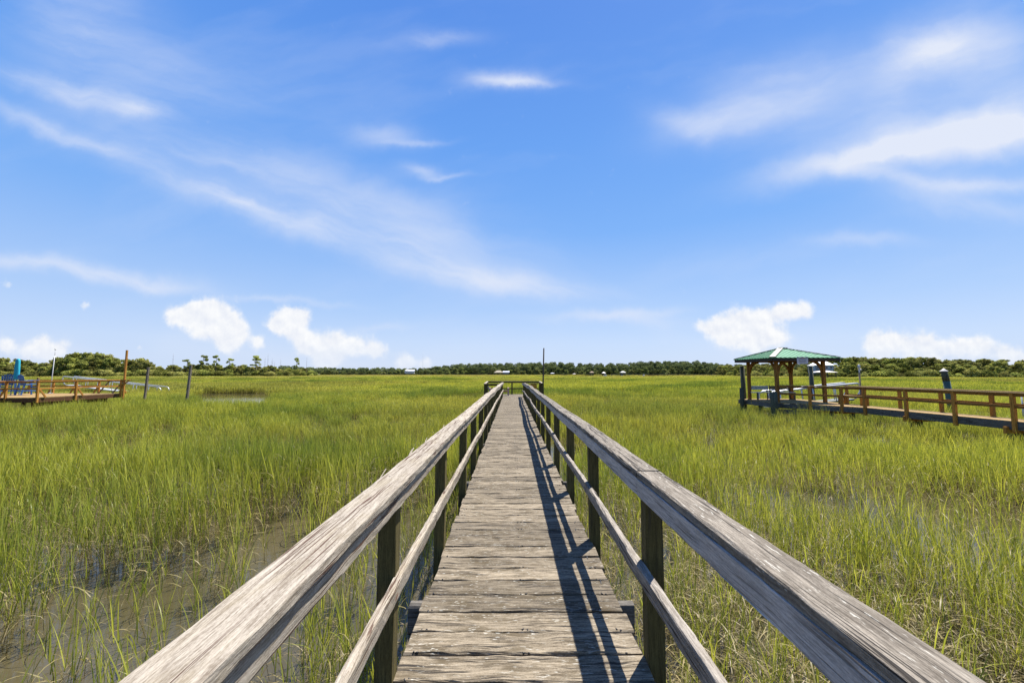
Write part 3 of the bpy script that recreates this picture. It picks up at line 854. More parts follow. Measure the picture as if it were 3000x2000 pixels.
# ------------------------------------------------------------------ far shore: houses, boat houses, pier, boats, mast
def house(px, d, w, dep, z0, h, roofh, label, wall, roof, name='house', cat='house', hip=True, wins=4, porch=False):
    x = (px - 1500) / F * d
    hs = empty(name, (x, d, z0), math.atan2(-x, d) * .6, label, cat)
    MB().box((0, 0, h / 2), (w, dep, h), .02).build('wall', wall, hs)
    for fl in range(1 if h < 4 else 2):
        for i in range(wins):
            wx = -w / 2 + w * (i + .5) / wins; wz = h * (.30 if h >= 4 else .5) + fl * h * .42
            f = MB().box((wx, -dep / 2 - .03, wz), (w / wins * .55, .06, min(1.5, h * .28)), .01).build('window', M['white'], hs)
            MB().box((wx, -dep / 2 - .07, wz), (w / wins * .45, .04, min(1.3, h * .24)), .01).build('pane', M['glass'], f)
    e = .5; mb = MB()
    c = [V((-w / 2 - e, -dep / 2 - e, h + .01)), V((w / 2 + e, -dep / 2 - e, h + .01)), V((w / 2 + e, dep / 2 + e, h + .01)), V((-w / 2 - e, dep / 2 + e, h + .01))]
    r = w * .12 if hip else w / 2 + e
    t0, t1 = V((-r, 0, h + roofh)), V((r, 0, h + roofh))
    vs = c + [t0, t1]
    mb.add(vs, [(0, 1, 5, 4), (2, 3, 4, 5), (1, 2, 5), (3, 0, 4), (3, 2, 1, 0)])
    mb.build('roof', roof, hs)
    return hs
hz = house(2408, 206, 7.5, 6, 1.2, 4.4, 2.4, 'pale blue house with a white metal hip roof among the trees behind the gazebo', M['housewall'], M['metalroof'], wins=4)
def turret(hs, x, y, z, w, h, rh, wall, roof):
    m_ = MB().box((x, y, z + h / 2), (w, w, h), .02).build('wing', wall, hs)
    mb = MB(); e = .4
    c = [V((x - w / 2 - e, y - w / 2 - e, z + h + .01)), V((x + w / 2 + e, y - w / 2 - e, z + h + .01)), V((x + w / 2 + e, y + w / 2 + e, z + h + .01)), V((x - w / 2 - e, y + w / 2 + e, z + h + .01))]
    mb.add(c + [V((x, y, z + h + rh))], [(0, 1, 4), (1, 2, 4), (2, 3, 4), (3, 0, 4), (3, 2, 1, 0)])
    mb.build('roof', roof, m_)
turret(hz, -4.3, -1.2, 0, 3.6, 4.2, 1.4, M['housewall'], M['metalroof'])
h2 = house(1203, 441, 8.5, 7, 1.2, 2.6, 1.8, 'white house with pale roofs half hidden in the low far treeline', M['white'], M['metalroof'], hip=False)
turret(h2, -4.2, -1.0, 0, 3.2, 3.3, 1.3, M['white'], M['white'])
h3 = house(1483, 442, 6.5, 6, 1.0, 1.7, 1.3, 'small white house at the foot of the far wood beside the tan boathouse', M['white'], M['metalroof'], hip=False, wins=3)

def boathouse(px, d, w, dep, h, roofh, label, roof, z0=-.3, name='boathouse'):
    x = (px - 1500) / F * d
    b = empty(name, (x, d, z0), 0, label, 'boathouse')
    MB().box((0, 0, 0), (w + .6, dep, .25), .02).build('deck', M['farwood'], b)
    for sx in (-1, 1):
        for sy in (-1, 1): MB().box((sx * (w / 2 - .15), sy * (dep / 2 - .2), h / 2 - .6), (.26, .26, h + 1.2), .01).build('post', M['farwood'], b)
    mb = MB(); e = .45
    c = [V((-w / 2 - e, -dep / 2 - e, h)), V((w / 2 + e, -dep / 2 - e, h)), V((w / 2 + e, dep / 2 + e, h)), V((-w / 2 - e, dep / 2 + e, h))]
    r = w * .2
    mb.add(c + [V((-r, 0, h + roofh)), V((r, 0, h + roofh))], [(0, 1, 5, 4), (2, 3, 4, 5), (1, 2, 5), (3, 0, 4), (3, 2, 1, 0)])
    mb.build('roof', roof, b)
    mb = MB()
    for z in (.95,): mb.box((0, -dep / 2, z), (w, .08, .10), .01)
    mb.build('handrail', M['farwood'], b)
    return b
boathouse(2411, 172, 6.8, 5, 2.2, .75, 'open boathouse with a broad cream canopy roof seen beyond the gazebo', M['canopy'])
boathouse(1461, 425, 9, 7, 2.6, 2.3, 'open boathouse with a tan pitched roof left of the end platform view', M['tanroof'], -.4)
boathouse(1733, 400, 3.2, 3, 2.4, 1.3, 'little boathouse with reddish brown roof on the far water', M['brick'])
boathouse(1768, 400, 2.6, 3, 1.9, 1.2, 'little boathouse with cream roof next to the reddish roofed one', M['canopy'])
boathouse(1824, 398, 4.2, 4, 2.6, 1.1, 'little boathouse with white roof at the end of the far water', M['white'])
boathouse(1618, 430, 4.0, 4, 1.6, .7, 'little pale roofed boathouse below the dark far wood by the tall pole', M['metalroof'])
boathouse(1682, 425, 2.8, 3, 1.0, .6, 'tiny cream roofed shelter at the near end of the far pale water', M['canopy'])
def boat(px, d, L, rz, label):
    x = (px - 1500) / F * d
    b = empty('boat', (x, d, WATER), rz, label, 'boat', 'boats moored on the far creek')
    st = [(-.5, .34, .0), (-.2, .40, .0), (.15, .36, .05), (.38, .2, .12), (.5, .02, .22)]
    vs, fs = [], []
    for t, w, s_ in st:
        vs += [(t * L, -w * L * .5, .55 + s_ * 1.6), (t * L, -w * L * .32, -.15), (t * L, w * L * .32, -.15), (t * L, w * L * .5, .55 + s_ * 1.6)]
    for i in range(len(st) - 1):
        for j in range(4): fs.append((i * 4 + j, i * 4 + (j + 1) % 4, i * 4 + 4 + (j + 1) % 4, i * 4 + 4 + j))
    fs += [(3, 2, 1, 0), tuple(4 * (len(st) - 1) + j for j in range(4))]
    mb = MB(); mb.add(vs, fs); mb.build('hull', M['hull'], b)
    mb = MB(); mb.box((-.02 * L, 0, 1.25), (.22 * L, .2 * L, .9), .05); mb.box((-.02 * L, 0, 2.05), (.36 * L, .30 * L, .08), .02)
    mb.build('cabin', M['white'], b)
boat(1885, 398, 5.5, R(60), 'white boat moored apart from the far boathouses')
boat(1772, 396, 3.6, R(10), 'white boat beside the cream roofed far boathouse')
boat(1821, 396, 4.2, R(85), 'white boat under the white roofed far boathouse')

def long_pier(pxa, da, pxb, db, label, h=1.0):
    a = V((*px_xy(pxa, da), 0)); b = V((*px_xy(pxb, db), 0))
    p = empty('pier', (a + b) / 2, 0, label, 'pier', 'long piers along the far shore')
    o_ = (a + b) / 2
    a, b = a - o_, b - o_
    n_ = max(6, int((b - a).length / 9))
    up = V((0, 0, 1))
    MB().beam([a + up * -.1, b + up * -.1], (0, 1, 0), 1.4, .3, .02).build('deck', M['farwood'], p)
    MB().beam([a + up * h, b + up * h], (0, 1, 0), .14, .14, .02).build('handrail', M['farwood'], p)
    MB().beam([a + up * h * .5, b + up * h * .5], (0, 1, 0), .1, .12, .02).build('mid_rail', M['farwood'], p)
    for i in range(n_ + 1):
        q = a.lerp(b, i / n_)
        MB().box(q + up * (h / 2 - 1.0), (.34, .34, h + 2.0), .02).build('post', M['farwood'], p)
long_pier(1790, 402, 2190, 330, 'long dark low pier running from the far white roofed boathouse towards the gazebo')
long_pier(1010, 405, 1440, 415, 'long dark low pier running along the far treeline to the tan boathouse')
long_pier(1640, 418, 1735, 405, 'short dark pier along the far water to the reddish roofed boathouse')
o = empty('radio_mast', ((1239 - 1500) / F * 900, 900, 0), 0, 'very thin radio mast rising above the far treeline', 'mast')
MB().tube([(0, 0, -2), (0, 0, 49)], .16, 6, r2=.10).build('mast', M['greypole'], o)
mb = MB()
for z in (10, 20, 30, 40):
    mb.tube([(-.4, 0, z), (.4, 0, z)], .08, 5)
mb.build('crossbar', M['greypole'], o)

# ------------------------------------------------------------------ trees
def quads_from(points, normals, size, rg):
    n_ = len(points)
    a = rg.normal(size=(n_, 3)); a -= normals * np.sum(a * normals, 1)[:, None]
    a /= np.linalg.norm(a, axis=1)[:, None] + 1e-9
    b = np.cross(normals, a)
    s = (size * rg.uniform(.6, 1.35, n_))[:, None]
    asp = rg.uniform(.5, 1.0, n_)[:, None]
    P = np.stack([points - a * s * .5, points - b * s * .5 * asp + a * s * .1, points + a * s * .5, points + b * s * .5 * asp - a * s * .1], 1).reshape(-1, 3)
    Fq = np.arange(n_ * 4).reshape(-1, 4)
    return P, Fq
def blob_leaves(blobs, dens, size, rg):
    P, L = [], []
    for (cx, cy, cz, rx, rz_, lv) in blobs:
        n_ = max(12, int(dens * rx * rz_ * 4))
        d = rg.normal(size=(n_, 3)); d /= np.linalg.norm(d, axis=1)[:, None]
        rad = rg.uniform(.45, 1.08, n_) ** .6
        p = np.array([cx, cy, cz]) + d * rad[:, None] * np.array([rx, rx, rz_])
        nn = d + rg.normal(size=(n_, 3)) * .9; nn /= np.linalg.norm(nn, axis=1)[:, None]
        q, _ = quads_from(p, nn, size, rg)
        P.append(q); L.append(np.repeat(np.clip(lv + rg.normal(0, .28, n_), 0, 1), 4))
    P = np.concatenate(P); L = np.concatenate(L)
    return P, np.arange(len(P)).reshape(-1, 4), L
def limb_mesh(name, segs, mat_, parent):
    mb = MB()
    for pts, r0, r1 in segs: mb.tube(pts, r0, 7, r2=r1)
    return mb.build(name, mat_, parent)
def tree_proto(kind, seed, h=10.0, cr=3.2, dens=46, size=.46, single=False, leafm='leaf'):
    rg = np.random.default_rng(seed)
    root = empty({'broad': 'broadleaf_tree', 'pine': 'pine_tree', 'shrub': 'shrub', 'oak': 'oak_tree', 'snag': 'dead_tree', 'palm': 'palm_tree'}[kind])
    blobs, segs = [], []
    if kind in ('broad', 'oak'):
        nb = 38
        segs.append(([(0, 0, -1), (.1, 0, h * .3), (rg.normal(0, .3), rg.normal(0, .3), h * .75)], .02 * h + .05, .06))
        for i in range(nb):
            t = (i + rg.uniform(0, 1)) / nb
            z = h * (.06 + .86 * t)
            rr = cr * (1.05 if t < .5 else math.sqrt(max(.06, 1 - ((t - .5) / .60) ** 2)))
            a = rg.uniform(0, 6.283); q = rr * rg.uniform(.1, 1.08)
            s_ = cr * rg.uniform(.13, .36)
            zz = min(z, h - s_ * .8)
            blobs.append((q * math.cos(a), q * math.sin(a), zz, s_, s_ * rg.uniform(.7, 1.0), rg.uniform(0, 1)))
            if i % 3 == 0: segs.append(([(0, 0, h * .2), (q * math.cos(a) * .5, q * math.sin(a) * .5, h * .2 + (zz - h * .2) * .6), (q * math.cos(a), q * math.sin(a), zz)], .09, .03))
        for _ in range(3): blobs.append((rg.normal(0, cr * .3), rg.normal(0, cr * .3), h - cr * rg.uniform(.15, .4), cr * rg.uniform(.14, .28), cr * .22, rg.uniform(.3, 1)))
    elif kind == 'shrub':
        for i in range(9):
            a = rg.uniform(0, 6.283); q = cr * rg.uniform(.1, .9)
            s_ = cr * rg.uniform(.35, .6); z = rg.uniform(.1, .75) * h * (1 - .5 * q / cr)
            blobs.append((q * math.cos(a), q * math.sin(a), z, s_, s_ * .7, rg.uniform(.1, .9)))
        segs.append(([(0, 0, -1), (0, 0, h * .5)], .08, .03))
    elif kind == 'pine':
        segs.append(([(0, 0, -1), (rg.normal(0, .1), 0, h * .5), (rg.normal(0, .15), 0, h * .95)], .26, .10))
        for i in range(12):
            t = rg.uniform(.55, 1.0); a = rg.uniform(0, 6.283)
            q = cr * rg.uniform(.35, .95) * (1.25 - t * .55)
            z = h * t
            s_ = cr * rg.uniform(.26, .42)
            blobs.append((q * math.cos(a), q * math.sin(a), z, s_, s_ * .58, rg.uniform(.3, 1)))
            segs.append(([(0, 0, z - .5), (q * .6 * math.cos(a), q * .6 * math.sin(a), z - .15), (q * math.cos(a), q * math.sin(a), z)], .05, .02))
        blobs.append((0, 0, h, cr * .45, cr * .22, .9))
    elif kind == 'snag':
        segs.append(([(0, 0, -1), (.1, 0, h * .5), (-.05, 0, h)], .10, .03))
        for i in range(5):
            z = h * rg.uniform(.55, .97); a = rg.uniform(0, 6.283); L = rg.uniform(.4, 1.1)
            segs.append(([(0, 0, z), (L * math.cos(a), L * math.sin(a), z + L * .6)], .035, .012))
    limb_mesh('trunk', segs, M['snagbark'] if kind == 'snag' else M['bark'], root)
    if blobs:
        P, Fq, L = blob_leaves(blobs, dens, size, rg)
        np_mesh('crown', P, [Fq], M[leafm], {'lv': L}, parent=root)
    return root
def used_copy(proto, cnt):
    """first use takes the tree itself, later uses copies"""
    if cnt.get(proto.name, 0) == 0: o = proto
    else: o = copy_tree(proto)
    cnt[proto.name] = cnt.get(proto.name, 0) + 1
    return o
cnt = {}
broad = [tree_proto('broad', 100 + i, 10, rad, 34, .58) for i, rad in enumerate((3.2, 3.7, 2.7, 3.4, 4.0))]
shrubs = [tree_proto('shrub', 200 + i, 3.0, 2.3, 60, .36) for i in range(4)]
pines = [tree_proto('pine', 300 + i, 10, 2.5, 90, .36, leafm='pine') for i in range(3)]
oaks = [tree_proto('oak', 400 + i, 8, 4.6, 20, .85, leafm='oak') for i in range(3)]
snags = [tree_proto('snag', 500 + i, 10) for i in range(3)]
def ztop(py, d): return CAM_Z + (1093 - py) * d / F
def setT(o, px, d, h, h0, label, cat, group, z0=-.5, wide=1.0):
    x = (px - 1500) / F * d
    o.location = (x, d, z0)
    s_ = (h - z0) / h0
    sw = wide * (.55 * s_ + .45)
    o.scale = (sw * random.uniform(.8, 1.3), sw * random.uniform(.8, 1.3), s_)
    o.rotation_euler = (0, 0, random.uniform(0, 6.283))
    tag(o, label, cat, group)

prof_l = ([-500, 0, 60, 90, 130, 165, 200, 300, 325, 345, 400, 430, 450, 500, 560, 600, 640, 700, 750, 800, 850, 900],
          [1040, 1048, 1051, 1062, 1063, 1044, 1034, 1033, 1040, 1052, 1050, 1047, 1071, 1068, 1068, 1064, 1063, 1068, 1070, 1070, 1075, 1079])
def lab_l(px):
    if px < 150: return 'leafy tree in the wood behind the blue chairs and parasol'
    if px < 350: return 'tall dark tree in the rounded hump of wood behind the white pole'
    if px < 545: return 'leafy tree in the wood behind the two grey creek posts'
    return 'leafy tree in the low wood beyond the small creek pool'
def dl(px): return float(np.interp(px, [-700, 0, 300, 600, 780, 905], [185, 218, 220, 240, 258, 285]))
px = -230
while px < 905:
    for row in (0, 0, 1, 1):
        p = px + random.uniform(-15, 15)
        d = dl(p) + (14 if row else 5) + random.uniform(-3, 3)
        top = float(np.interp(p, *prof_l))
        h = ztop(top, d) * (1.0 if row else random.uniform(.55, .92)) + random.uniform(-1.3, .3)
        o = used_copy(random.choice(broad), cnt)
        setT(o, p, d, max(2.5, h), 10, lab_l(p), 'tree', 'trees of the wood behind the orange dock')
    px += 29
px = -200
while px < 930:
    o = used_copy(random.choice(shrubs), cnt)
    d = dl(px) + random.uniform(-2, 2)
    setT(o, px, d, random.uniform(2.2, 4.8), 3.0, 'low shrub at the marsh edge below the wood behind the orange dock', 'shrub', 'shrubs along the wood behind the orange dock', wide=1.2)
    px += random.uniform(19, 27)
for px, top, label in ((595, 1041, 'flat topped pine standing above the low wood just past the lone grey post'), (634, 1041, 'flat topped pine with dark bare trunk above the low wood, over the creek pool'),
                       (674, 1050, 'shorter flat topped pine above the low wood beside two taller pines'), (751, 1042, 'dense bushy pine rising alone out of the low wood'),
                       (549, 1053, 'thin small pine just behind the top of the lone grey post'), (870, 1048, 'thin sparse pine at the low end of the wood')):
    o = used_copy(random.choice(pines), cnt)
    d = dl(px) + 4
    setT(o, px, d, ztop(top, d), 10.4, label, 'pine tree', 'pines over the low wood', wide=.95 if px != 870 else .6)
for px, top in ((507, 1035), (777, 1046), (785, 1036), (798, 1048), (823, 1052), (899, 1046), (878, 1054), (805, 1058)):
    o = used_copy(random.choice(snags), cnt)
    d = dl(px) + 6
    setT(o, px, d, ztop(top, d), 10, 'bare thin dead trunk sticking up from the low wood', 'dead tree', 'dead trunks above the low wood', wide=.8)

prof_r = ([2120, 2180, 2230, 2300, 2400, 2440, 2500, 2600, 2690, 2730, 2850, 2930, 3000, 3600], [1068, 1066, 1064, 1062, 1055, 1048, 1046, 1046, 1046, 1049, 1051, 1053, 1054, 1054])
def dr(px): return float(np.interp(px, [2120, 2200, 2300, 2440, 2700, 3000, 3300, 3900], [300, 238, 216, 198, 190, 187, 182, 172]))
def lab_r(px):
    if px < 2340: return 'green tree in the wood seen under the gazebo roof'
    if px < 2500: return 'green tree in the wood between the gazebo and the ball topped post'
    if px < 2800: return 'green tree in the wood between the ball topped post and the capped pile'
    return 'green tree in the wood past the pile with the conical cap'
px = 2130
while px < 3240:
    for row in (0, 1, 1, 2, 2):
        p = px + random.uniform(-18, 18)
        if 2378 < p < 2432 and row == 0: continue
        d = dr(p) + (6, 15, 26)[row] + random.uniform(-3, 3)
        if 2360 < p < 2445 and d < 212: d += 10
        top = float(np.interp(p, *prof_r))
        h = ztop(top, d) * (random.uniform(.4, .72), random.uniform(.62, .95), 1.0)[row] + random.uniform(-1.1, .3)
        o = used_copy(random.choice(broad), cnt)
        setT(o, p, d, max(2.5, h), 10, lab_r(p), 'tree', 'trees of the wood behind the gazebo')
    px += 37
px = 2140
while px < 3200:
    o = used_copy(random.choice(shrubs), cnt)
    setT(o, px, dr(px) + random.uniform(-2, 2), random.uniform(1.8, 4.2), 3.0, 'low shrub at the marsh edge below the wood behind the gazebo', 'shrub', 'shrubs along the wood behind the gazebo', wide=1.2)
    px += random.uniform(22, 31)

# far wood across the water: a front row of round oaks, the mass behind as one
px = 905
while px < 2180:
    d = float(np.interp(px, [905, 1300, 2000, 2180], [458, 446, 436, 424])) + random.uniform(-4, 4)
    top = random.uniform(1076, 1086) if px > 1280 else random.uniform(1083, 1090)
    o = used_copy(random.choice(oaks), cnt)
    setT(o, px, d, ztop(top, d), 8.2, 'round headed oak in the front row of the far wood across the marsh', 'oak tree', 'oaks along the far shore', z0=-.6, wide=.85)
    px += random.uniform(17, 24)
prof_c = ([840, 905, 1000, 1090, 1200, 1250, 1290, 1350, 1440, 1560, 1650, 1700, 1830, 1870, 2040, 2085, 2120, 2200, 2300, 2450],
          [1072, 1075, 1078, 1076, 1079, 1078, 1071, 1066, 1064, 1061, 1061, 1065, 1064, 1059, 1057, 1063, 1067, 1067, 1064, 1060])
rg = np.random.default_rng(77)
blobs = []
px = 830
while px < 2420:
    for row in range(3):
        p = px + rg.uniform(-7, 7)
        d = float(np.interp(p, [830, 1300, 2000, 2400], [470, 458, 448, 400])) + (8, 20, 34)[row] + rg.uniform(-4, 4)
        top = ztop(float(np.interp(p, *prof_c)), d) * (.72, .9, 1.0)[row] + rg.uniform(-1.1, .5)
        x = (p - 1500) / F * d
        w = rg.uniform(2.2, 3.4)
        lv = rg.uniform(0, 1)
        blobs.append((x, d, top - w * .6, w, w * .7, lv))
        blobs.append((x + rg.uniform(-1, 1), d, top - w * 1.7, w * 1.25, w * 1.1, lv * .8))
        z = top - w * 2.8
        while z > 0:
            blobs.append((x, d + 2, z, w * 1.25, w * 1.2, lv * .6)); z -= w * 1.6
    px += 10.5
P, Fq, L = blob_leaves(blobs, 6.5, 1.15, rg)
o = np_mesh('far_woods', P, [Fq], M['dusk'], {'lv': L})
tag(o, 'dark continuous wood closing the far side of the marsh', 'wood', kind='stuff')

for p_ in broad + shrubs + pines + oaks + snags:      # drop any tree that was never planted
    if not cnt.get(p_.name):
        for c_ in list(p_.children): bpy.data.objects.remove(c_)
        bpy.data.objects.remove(p_)
# ------------------------------------------------------------------ marsh grass
SRC = bpy.data.collections.new('grass_sources')      # not linked to the scene: only instanced by the grass object
def ribbons(lines, widths, dirs, dead, br):
    """lines (n,k,3), widths (n,k), dirs (n,3) side direction -> strip mesh"""
    n_, k, _ = lines.shape
    s_ = dirs[:, None, :] * widths[:, :, None] * .5
    A, B = lines - s_, lines + s_
    P = np.stack([A, B], 2).reshape(-1, 3)
    idx = np.arange(n_ * k * 2).reshape(n_, k, 2)
    Fq = np.stack([idx[:, :-1, 0], idx[:, :-1, 1], idx[:, 1:, 1], idx[:, 1:, 0]], -1).reshape(-1, 4)
    return P, Fq, np.repeat(dead.reshape(n_, k, 1), 2, 2).ravel(), np.repeat(br.reshape(n_, k, 1), 2, 2).ravel()
def join(parts):
    P, Fs, D, B = [], [], [], []; o_ = 0
    for p, f, d, b in parts:
        P.append(p); Fs.append(f + o_); D.append(d); B.append(b); o_ += len(p)
    return np.concatenate(P), np.concatenate(Fs), np.concatenate(D), np.concatenate(B)
def stems(rg, base, hs, nleaf, k, lw, deadfrac=.3, lean=.075, culm=1.0, alldead=False):
    """spartina stems: base (n,2), heights hs (n)"""
    n_ = len(base)
    la = rg.normal(0, lean, (n_, 2)) + np.array([-.05, 0.0])
    t = np.linspace(0, 1, 4)
    cul = np.zeros((n_, 4, 3))
    cul[:, :, 0] = base[:, None, 0] + la[:, None, 0] * hs[:, None] * t ** 1.3
    cul[:, :, 1] = base[:, None, 1] + la[:, None, 1] * hs[:, None] * t ** 1.3
    cul[:, :, 2] = hs[:, None] * .80 * t
    a = rg.uniform(0, 6.283, n_); sd = np.stack([np.cos(a), np.sin(a), 0 * a], 1)
    wid = lw * np.array([.62, .55, .45, .25])[None] * np.ones((n_, 1))
    dd = culm * np.clip(np.array([1.0, .9, .45, 1.0 if alldead else .1])[None] + rg.normal(0, .12, (n_, 1)), 0, 1)
    br = np.tile(rg.uniform(0, .7, (n_, 1)), (1, 4))
    parts = [ribbons(cul, wid, sd, dd, br)]
    N = n_ * nleaf
    si = np.repeat(np.arange(n_), nleaf)
    f = np.tile((np.arange(nleaf) + .5) / nleaf, n_) + rg.uniform(-.08, .08, N)
    f = .16 + .80 * np.clip(f, 0, 1)                       # attach height along the culm
    isdead = (rg.random(N) < np.where(f < .5, deadfrac * 2.2, deadfrac * .22))
    if alldead: isdead = rg.random(N) < .9
    h = hs[si]
    p0 = np.stack([base[si, 0] + la[si, 0] * h * f ** 1.3, base[si, 1] + la[si, 1] * h * f ** 1.3, h * .80 * f], 1)
    az = rg.uniform(0, 6.283, N)
    L = h * rg.uniform(.30, .52, N) * np.where(isdead, .75, 1.0)
    th0 = rg.uniform(.05, .24, N); th1 = rg.uniform(.12, .55, N) + (rg.random(N) < .12) * rg.uniform(.3, 1.0, N)
    th0 = np.where(isdead, rg.uniform(.4, 1.2, N), th0); th1 = np.where(isdead, rg.uniform(1.2, 2.8, N), th1)
    pts = np.zeros((N, k, 3)); pts[:, 0] = p0
    for i in range(1, k):
        u = i / (k - 1)
        th = th0 + (th1 - th0) * u ** 1.5
        st = L / (k - 1)
        pts[:, i, 0] = pts[:, i - 1, 0] + np.sin(th) * np.cos(az) * st
        pts[:, i, 1] = pts[:, i - 1, 1] + np.sin(th) * np.sin(az) * st
        pts[:, i, 2] = np.maximum(pts[:, i - 1, 2] + np.cos(th) * st, .01)
    u = np.linspace(0, 1, k)
    wp = np.interp(u, [0, .25, .7, 1], [.8, 1.0, .62, .05])
    wid = lw * wp[None] * rg.uniform(.7, 1.25, (N, 1))
    rot = az + rg.normal(0, .5, N)
    sd = np.stack([-np.sin(rot), np.cos(rot), 0 * rot], 1)
    dd = np.where(isdead[:, None], rg.uniform(.75, 1, (N, 1)), np.clip((.30 - f)[:, None] * 1.5 + .35 * (u[None] > .9), 0, .6) * np.ones((1, k)))
    br = np.tile(np.clip(rg.beta(.8, .9, (N, 1)) * .85 + .15 * f[:, None], 0, 1), (1, k))
    parts.append(ribbons(pts, wid, sd, dd, br))
    return join(parts)
def src(name, data):
    P, Fq, D, B = data
    o = np_mesh(name, P, [Fq], M['grass'], {'dead': D, 'br': B}, link=False)
    SRC.objects.link(o)
rg = np.random.default_rng(5)
N0, N1, N2 = 14, 8, 5
for i in range(N0):
    dry = i >= 11
    if i >= 12:
        src('grass_%02d' % i, stems(rg, np.zeros((1, 2)), np.array([.86 if i == 12 else .6]), 7, 6, .0075, .6, .12 if i == 12 else .34, 1.0, True)); continue
    src('grass_%02d' % i, stems(rg, np.zeros((1, 2)), np.array([rg.uniform(.88, 1.05) * (.62 if dry else 1)]), 9 if not dry else 7, 6, .0074, .55 if dry else .28, .14 if not dry else .3))
for i in range(N1):
    n_ = 34
    rr = .36 * np.sqrt(rg.random(n_)); a = rg.uniform(0, 6.283, n_)
    src('grass_%02d' % (N0 + i), stems(rg, np.stack([rr * np.cos(a), rr * np.sin(a)], 1), rg.uniform(.66, 1.05, n_), 6, 4, .0082, .24, culm=.6))
for i in range(N2):
    n_ = 330
    b_ = rg.uniform(-1.6, 1.6, (n_, 2))
    src('grass_%02d' % (N0 + N1 + i), stems(rg, b_, rg.uniform(.75, 1.05, n_), 4, 3, .030, .12, .08, culm=.35))

CREEK = [(-34.5, 49, 3.6), (-28.2, 41, 3.3), (-23.2, 34, 2.4), (-20.2, 30, 1.2)]
def creek_d(x, y):
    d = np.full(x.shape, 1e9)
    for (ax, ay, aw), (bx, by, bw_) in zip(CREEK[:-1], CREEK[1:]):
        vx, vy = bx - ax, by - ay
        t = np.clip(((x - ax) * vx + (y - ay) * vy) / (vx * vx + vy * vy), 0, 1)
        d = np.minimum(d, np.hypot(x - ax - t * vx, y - ay - t * vy) - (aw + (bw_ - aw) * t))
    return d + (fbm(x * .25, y * .25, 3) - .5) * 2.0
def channel(x, y):
    """0 on the thin winding creeklets that cut the far marsh"""
    return np.where(y > 34, np.abs(fbm(x * .016 + 3, y * .030 + 8, 3) - .5), 9.0)
def density(x, y):
    n1 = fbm(x * .55 + 5, y * .55, 3); n2 = fbm(x * 1.7 + 40, y * 1.7 + 9, 2)
    d = .30 + .85 * sstep(.34, .60, n1) * (.55 + .45 * sstep(.3, .55, n2))
    # open water beside the boardwalk on the left
    bx = -5.5 + (n1 - .5) * 2.6 + np.clip(y - 5.0, 0, 9) * .62
    inw = sstep(-.4, .5, x - bx) * (x < 0) * sstep(10.5, 7.5, y)
    clump = .045 + .50 * sstep(.54, .66, n2)
    d = d * (1 - inw) + clump * inw
    # thin patch on the right
    q = ((x - 7.3) / 3.2) ** 2 + ((y - 6.8) / 2.2) ** 2
    d = d * (1 - .74 * sstep(1.5, .6, q + (n2 - .5)))
    d = np.where(((x > XL - .26) & (x < XR + .28) & (y < 26)), 0, d)
    d = np.where(((x > PX0 - .2) & (x < PX1 + .2) & (y > 25.3) & (y < 28.9)), 0, d)
    d = np.where(((x > FX - 1) & (x < AX + .25) & (y > AY - .4) & (y < BY + .3)), 0, d)
    d = np.where(((x > -32.2) & (x < -29.8) & (y < AY)), 0, d)
    d = np.where(((x > 13.2) & (x < 16.8) & (y > 20.3) & (y < 23.8)), 0, d)
    en = np.where(y < 17.7, 15.5 + .05 * (17.7 - y), 15.5 - (y - 17.7) * .62); ef = 16.5 + .03 * (17.7 - y)
    d = np.where((x > en - .15) & (x < ef + .2) & (y < 20.6), 0, d)
    d = np.where(creek_d(x, y) < 0, 0, d)
    far = (np.abs((x - 85) / 62) ** 2 + ((y - 322) / 84) ** 2 + (fbm(x * .02, y * .02, 2) - .5)) < 1
    d = np.where(far, 0, d)
    d = np.where(channel(x, y) < .009, 0, d)
    return d
def hmod(x, y):
    a = fbm(x * .22 + 3, y * .22, 3); b = fbm(x * .05 + 9, y * .05 + 2, 3)
    c = fbm(x * .9 + 31, y * .9 + 7, 2)
    h = .80 + .55 * (a - .5) + .5 * (b - .5) + .22 * (c - .5)
    h = h + .20 * sstep(.045, .012, channel(x, y)) - .10 * sstep(.05, .12, np.where(y > 34, channel(x, y), 0))
    edge = np.exp(-np.clip(creek_d(x, y), 0, 99) / 2.0)
    h = h + .16 * edge
    h = h + .26 * np.exp(-(((x - 13.6) / 2.0) ** 2 + ((y - 17.5) / 4) ** 2)) + .12 * np.exp(-(((x + 28.5) / 4.0) ** 2 + ((y - 22.0) / 2) ** 2))
    h = h * (1 - .16 * sstep(12, 3, np.hypot(x, y)) * (x > 0))
    return np.clip(h, .5, 1.2)
def tintf(x, y):
    t = fbm(x * .09 + 11, y * .09 + 5, 4) + .35 * (fbm(x * .9, y * .9, 2) - .5)
    r_ = np.hypot(x, y)
    far = sstep(7, 60, r_) * .45 - .25 * sstep(10, 3, r_)
    return np.clip(sstep(.36, .68, t) * .75 + far + .15 * sstep(30, 120, r_) - .75 * sstep(.050, .012, channel(x, y)), 0, 1)
def brownf(x, y):
    t = fbm(x * .030 + 71, y * .055 + 15, 4)
    b = sstep(.52, .70, t) * (.25 + .35 * sstep(40, 120, np.hypot(x, y)))
    far = sstep(170, 300, y) * .45 + sstep(60, 200, np.abs(x)) * sstep(90, 190, y) * .25
    near = .11 * sstep(14, 5, np.hypot(x, y))
    return np.clip(b + far + .12 * (fbm(x * .5, y * .5, 2) - .4) + near, 0, 1)
pts, var, scl = [], [], []
